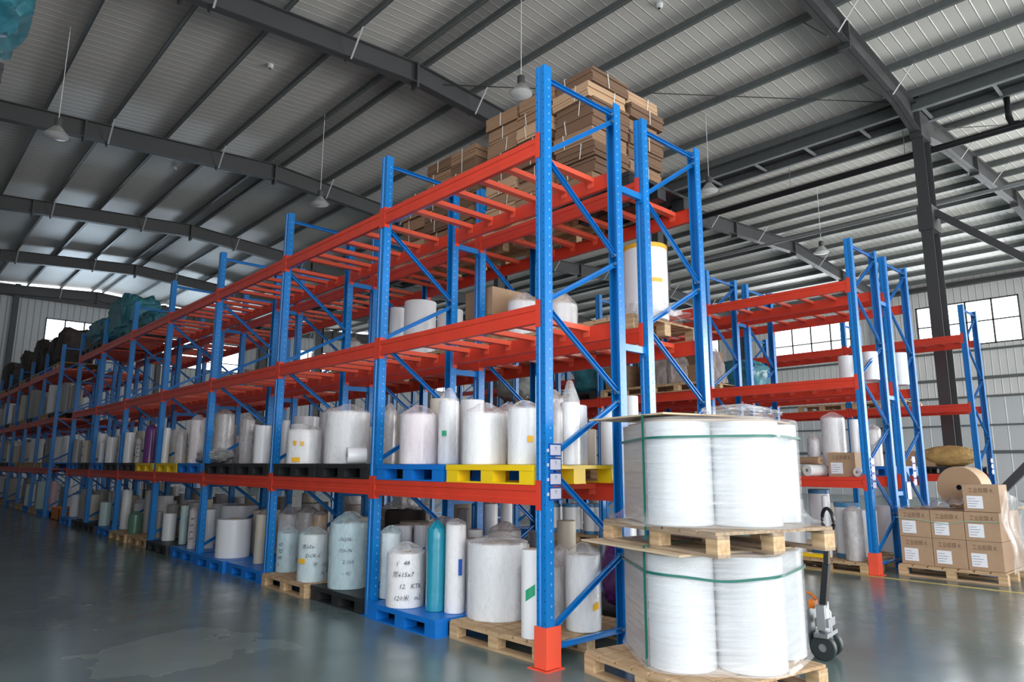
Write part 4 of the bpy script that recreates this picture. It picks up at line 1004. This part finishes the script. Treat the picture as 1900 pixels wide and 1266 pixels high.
# boxes in the racks
cbox(-.46, 6.78, BT[0]+.002, .38, .40, .34, 'brown box with a white label on the second row orange beam', None)
zq = BT[1]+.152
for i, (x, y, z, w, d, h) in enumerate(((-2.52, 1.75, zq, .5, .55, .34), (-2.52, 1.75, zq+.345, .5, .55, .34), (-2.0+.0, 2.12, zq, .46, .3, .30), (-2.0, 2.12, zq+.305, .46, .3, .30))):
    cbox(x, y, z, w, d, h, ('lower left', 'upper left', 'lower right', 'upper right')[i]+' brown box in the group under the carton piles', 'brown boxes under the carton piles', label_=False, print_=False)
cbox(-2.95+.02, 1.75, .152, .42, .5, .45, 'brown box on the floor level behind the nearest rack', None, label_=False, print_=False)
for i, (x, z) in enumerate(((-1.15, BT[0]+.152), (-1.5, BT[0]+.152))):
    cbox(x, 12.75, z, .30, .4, .32, ('right', 'left')[i]+' small bundled box beside the brown sack', None, 'carton_light', label_=False, print_=False)
for i, (x, y) in enumerate(((-7.0, 12.9), (-9.2, 12.9), (-10.2, 12.9), (-12.4, 12.9))):
    cbox(x, y, BT[1]+.002, .7, .7, .8, ('nearest', 'second', 'third', 'farthest')[i]+' large box of the line on the window-side rack', 'boxes along the window-side rack', 'carton', label_=False, print_=False)
# small rolls lying on their side
def lying(x, y, z, r, ln, rz, mat, lab, cat='roll', end='film_white'):
    t = thing('film_roll', lab, cat, (x, y, z+r), rz)
    m = MB(); n = 32; vs = []
    for (yy, q) in ((-ln/2, r*.28), (-ln/2, r-.004), (-ln/2+.004, r), (ln/2-.004, r), (ln/2, r-.004), (ln/2, r*.28)): vs += [(q*math.cos(2*PI*k/n), yy, q*math.sin(2*PI*k/n)) for k in range(n)]
    fs = [(i*n+k, (i+1)*n+k, (i+1)*n+(k+1) % n, i*n+(k+1) % n) for i in range(5) for k in range(n)]
    m.quadset(vs, fs, mat); m.build('film', t, True)
    m = MB(); vs = [(r*.27*math.cos(2*PI*k/n), yy, r*.27*math.sin(2*PI*k/n)) for yy in (-ln/2+.01, ln/2-.01) for k in range(n)]
    m.quadset(vs, [(k, n+k, n+(k+1) % n, (k+1) % n) for k in range(n)]+[tuple(range(n))], 'core'); m.build('core', t, True); return t
lying(-2.86, .09, BT[0]+.152, .088, .20, -.35, 'film', 'small white roll lying end-on in front of the second bay wide roll')
lying(-.86, 6.62, BT[0]+.002, .085, .35, -.3, 'film_white', 'small white roll lying end-on left of the labelled box')
lying(-1.12, 6.66, BT[0]+.002, .07, .35, -.25, 'film_beige', 'beige roll lying beside the small white end-on roll')
lying(-.98, 6.70, BT[0]+.175, .055, .45, 1.2, 'carton_light', 'thin tan tube lying across the small end-on rolls')
lying(-.18, 6.64, BT[0]+.002, .065, .3, -.3, 'film_white', 'small white roll lying between box and end post')
tag(MB().box(-2.42, -2.14, 7.9, 8.3, BT[0]+.152, BT[0]+.2, 'paper_white').build('plastic_sheet', None), 'folded white plastic sheet beside the second row middle upright', 'plastic sheet')
bundle('plastic_bundle', 'upright purple plastic bundle behind the end frame of the nearest rack', 'bundle', 'film_purple', (-.52, 1.64, .152), (.20, .18, .31), 51, amp=.14, power=.7)
# orange crate in the far bay
oc = thing('plastic_crate', 'orange plastic crate on the floor by the passage at far left', 'crate', (-17.7, .35, 0))
m = MB(); w, d, h = .9, .6, .30
for (x0, x1, y0, y1) in ((-w/2, w/2, -d/2, -d/2+.02), (-w/2, w/2, d/2-.02, d/2), (-w/2, -w/2+.02, -d/2, d/2), (w/2-.02, w/2, -d/2, d/2)): m.box(x0, x1, y0, y1, 0, h, 'orange')
m.box(-w/2, w/2, -d/2, d/2, 0, .02, 'orange'); m.build('crate_body', oc)
MB().box(-w/2-.015, w/2+.015, -d/2-.015, -d/2, h-.03, h, 'orange').box(-w/2-.015, w/2+.015, d/2, d/2+.015, h-.03, h, 'orange').build('rim', oc)

# ------------------------------------------------------------------ the two wrapped loads in front
def hull(P_):
    P_ = sorted(set(P_)); lo, up = [], []
    for seq, out in ((P_, lo), (P_[::-1], up)):
        for p in seq:
            while len(out) > 1 and (out[-1][0]-out[-2][0])*(p[1]-out[-2][1])-(out[-1][1]-out[-2][1])*(p[0]-out[-2][0]) <= 0: out.pop()
            out.append(p)
    return lo[:-1]+up[:-1]
def outline(cs, rr):
    H_ = hull([(x+rr*math.cos(2*PI*k/64), y+rr*math.sin(2*PI*k/64)) for x, y in cs for k in range(64)]); out = []
    for i, p in enumerate(H_):
        q = H_[(i+1) % len(H_)]; out.append(p); n_ = int(math.hypot(p[0]-q[0], p[1]-q[1])/.04)
        for s_ in range(1, n_): f = s_/n_; out.append((p[0]+(q[0]-p[0])*f, p[1]+(q[1]-p[1])*f))
    return out
def load(cs, rr, pc, z, rz, pw, pd, h, which, kind='wood'):
    pallet(kind, pc[0], pc[1], z, 'rough wooden pallet under the %s wrapped load' % which, rz=rz, w=pw, d=pd)
    for (x, y), nm in zip(cs, ('front left', 'front', 'right', 'rear', 'left')):
        t = thing('film_roll', 'thick white film roll in the %s wrapped load, %s one' % (which, nm), 'roll', (x, y, z+.152), 0, 'rolls in the %s wrapped load' % which)
        body(t, 'film_load', rr, h, 56); core(t, rr, h)
    cx = sum(c[0] for c in cs)/len(cs); cy = sum(c[1] for c in cs)/len(cs); loc = (cx, cy, z); cs = [(x-cx, y-cy) for x, y in cs]
    # cartonboard lid on the rolls, and an edge board standing at the left face
    tag(MB().prism(outline(cs, rr-.03), 0, .012, 'box_brown').build('cardboard_sheet', None, False, (cx, cy, z+.154+h)), 'brown cardboard sheet lying on the rolls of the %s wrapped load' % which, 'cardboard sheet')
    a, b = Vector((*cs[4], 0)), Vector((*cs[0], 0)); d = (b-a).normalized(); nn = Vector((d.y, -d.x, 0)); q = rr+.006
    m = MB(); p0, p1 = a+nn*q-d*.04, b+nn*q+d*.02; m.bar(p0+Vector((0, 0, .152+h/2)), p1+Vector((0, 0, .152+h/2)), .005, h-.01, 'box_grey')
    tag(m.build('cardboard_sheet', None, False, loc), 'greyish cardboard sheet standing inside the film at the left of the %s load' % which, 'cardboard sheet')
    base = outline(cs, rr+.014); n = len(base); nz = 26
    fl = 1.22 if which == 'upper' else 1.05
    lv = [(fl, .155), (1+(fl-1)*.45, .18), (1+(fl-1)*.12, .225)]+[(1, .26+(h+.152-.26)*k/(nz-1)) for k in range(nz)]+[(.975, h+.176), (.85, h+.19), (.6, h+.185)]
    vs = []
    for li, (f, zz) in enumerate(lv):
        for px, py in base:
            w = noise.noise(Vector((px*3, py*3, zz*14)))*(.0022 if 3 <= li <= nz+2 else .022); r_ = math.hypot(px, py)
            vs.append((px*f+px/r_*w, py*f+py/r_*w, max(.154, zz+w*.6)))
    fs = [(l*n+i, l*n+(i+1) % n, (l+1)*n+(i+1) % n, (l+1)*n+i) for l in range(len(lv)-1) for i in range(n)]
    tag(MB().quadset(vs, fs, 'wrap_stretch').build('stretch_wrap', None, True, loc), 'clear stretch film wound round the rolls of the %s load' % which, 'stretch film')
    gs = thing('green_strap', 'dark green strap round and over the %s wrapped load' % which, 'strap', loc)
    bz = h*.84+.152; bd = outline(cs, rr+.022); n = len(bd); m = MB()
    sag = lambda x, y: (-.05*math.exp(-((x-.25)**2+(y+.3)**2)/.05) if which == 'lower' else .02*x)
    vv = [(x*g, y*g, bz+dz+sag(x, y)) for g in (1, 1.008) for dz in (-.008, .008) for x, y in bd]
    m.quadset(vv, [(2*n+i, 2*n+(i+1) % n, 3*n+(i+1) % n, 3*n+i) for i in range(n)]+[(n+i, 3*n+i, 3*n+(i+1) % n, n+(i+1) % n) for i in range(n)], 'strap'); m.build('round_band', gs)
    m = MB(); g = b+nn*(rr+.022)+d*.03; e = Vector((g.x+.1, max(y for x, y in bd)*.97, 0))
    m.bar((g.x, g.y, .05), (g.x, g.y, h+.20), .016, .004, 'strap', (0, 1, 0)); m.bar((g.x, g.y, h+.2), (e.x, e.y, h+.2), .016, .004, 'strap'); m.build('upright_band', gs)
LC = [(.935, .375), (1.27, .675), (1.19, 1.115), (.80, .98), (.50, .72)]
load(LC, .223, (.915, .635), 0, R(-10), 1.14, 1.14, .715, 'lower')
tag(MB().box(-.62, .45, -.58, .45, 0, .014, 'plywood').build('plywood_board', None, False, (.88, .70, .884), R(-14)), 'thin plywood board between the lower load and the upper pallet', 'board')
load([(x+.01, y+.02) for x, y in LC], .228, (1.0, .70), .900, R(-16), 1.20, 1.02, .69, 'upper', 'old')
tag(MB().box(-.70, .22, -.50, .42, 0, .012, 'plywood').build('plywood_board', None, False, (.90, .74, .900+.152+.69+.05), R(-16)), 'thin plywood board on top of the upper wrapped load', 'board')
pf = bundle('plastic_sheet', 'puffed clear film on top of the upper wrapped load', 'plastic sheet', 'wrap_bag', (1.22, .80, .900+.152+.69+.035), (.22, .30, .045), 41, amp=.25, power=.8)

# ------------------------------------------------------------------ hand pallet truck
jk = thing('pallet_truck', 'hand pallet truck with black handle parked behind the wrapped loads', 'pallet truck', (1.25, 1.84, 0), R(-82))
for s_ in (-1, 1):
    m = MB(); vs = []; n = 32; x = s_*.085
    for (dx, q) in ((-.028, .03), (-.028, .085), (-.022, .092), (.022, .092), (.028, .085), (.028, .03)): vs += [(x+dx, q*math.cos(2*PI*k/n), .094+q*math.sin(2*PI*k/n)) for k in range(n)]
    m.quadset(vs, [(i*n+k, i*n+(k+1) % n, (i+1)*n+(k+1) % n, (i+1)*n+k) for i in range(5) for k in range(n)], 'rubber')
    m.quadset([(x+d_, .03*math.cos(2*PI*k/n), .094+.03*math.sin(2*PI*k/n)) for d_ in (-.02, .02) for k in range(n)], [tuple(range(n))[::-1], tuple(range(n, 2*n))], 'galv'); m.build('wheel', jk, True)
MB().box(-.14, .14, -.05, .05, .17, .20, 'steel').box(-.05, .05, -.04, .04, .085, .20, 'steel').build('wheel_bracket', jk)
MB().lathe([(.05, .2), (.05, .34), (.035, .36), (.035, .42)], 'steel', 20).box(-.09, .09, -.05, .05, .24, .30, 'steel').box(.05, .11, -.03, .03, .22, .40, 'galv').build('pump', jk, True)
MB().box(-.20, .20, -.15, -.09, .10, .36, 'steel').box(-.05, .05, -.10, -.06, .36, .42, 'orange').build('fork_yoke', jk)
for s_ in (-1, 1):
    MB().box(s_*.19-.07, s_*.19+.07, -1.14, -.10, .058, .085, 'steel').build('fork', jk)
m = MB(); m.bar((.02, .0, .36), (.03, .05, .70), .075, .045, 'pipe', (0, 1, 0)); m.bar((.03, .05, .70), (.02, .07, .96), .05, .035, 'pipe', (0, 1, 0)); m.build('handle_shaft', jk, True)
m = MB(); lp = []
for k in range(21):
    a = -PI/2+2*PI*k/20; lp.append((.02+.07*math.cos(a), .08+.06*math.cos(a), 1.03+.09*math.sin(a)))
m.tube(lp, .014, 'pipe', 8); m.build('handle_loop', jk, True)
m = MB(); m.tube([(.0, -.05, .42), (.0, -.09, .46), (.0, -.12, .47)], .012, 'orange', 8); m.build('release_lever', jk, True)
# things by the second row floor: yellow bar, red-white carton
tag(MB().box(-1.15, -.72, 6.47, 6.60, .153, .20, 'yellow').build('yellow_bar', None), 'yellow plastic bar on the wooden pallet beside the blue-banded rolls', 'bar')
rc = thing('cardboard_box', 'white and red printed carton behind the pallet truck', 'box', (-1.62, 6.8, .152)); MB().box(-.16, .16, -.15, .15, 0, .42, 'paper_white').build('carton', rc); MB().box(0, .12, -.153, -.15, .02, .36, 'tag_red').build('red_panel', rc)
rg = lying(-6.05, 1.95, .152, .12, .5, .6, 'film_grey', 'grey roll lying on the floor level behind the third post')
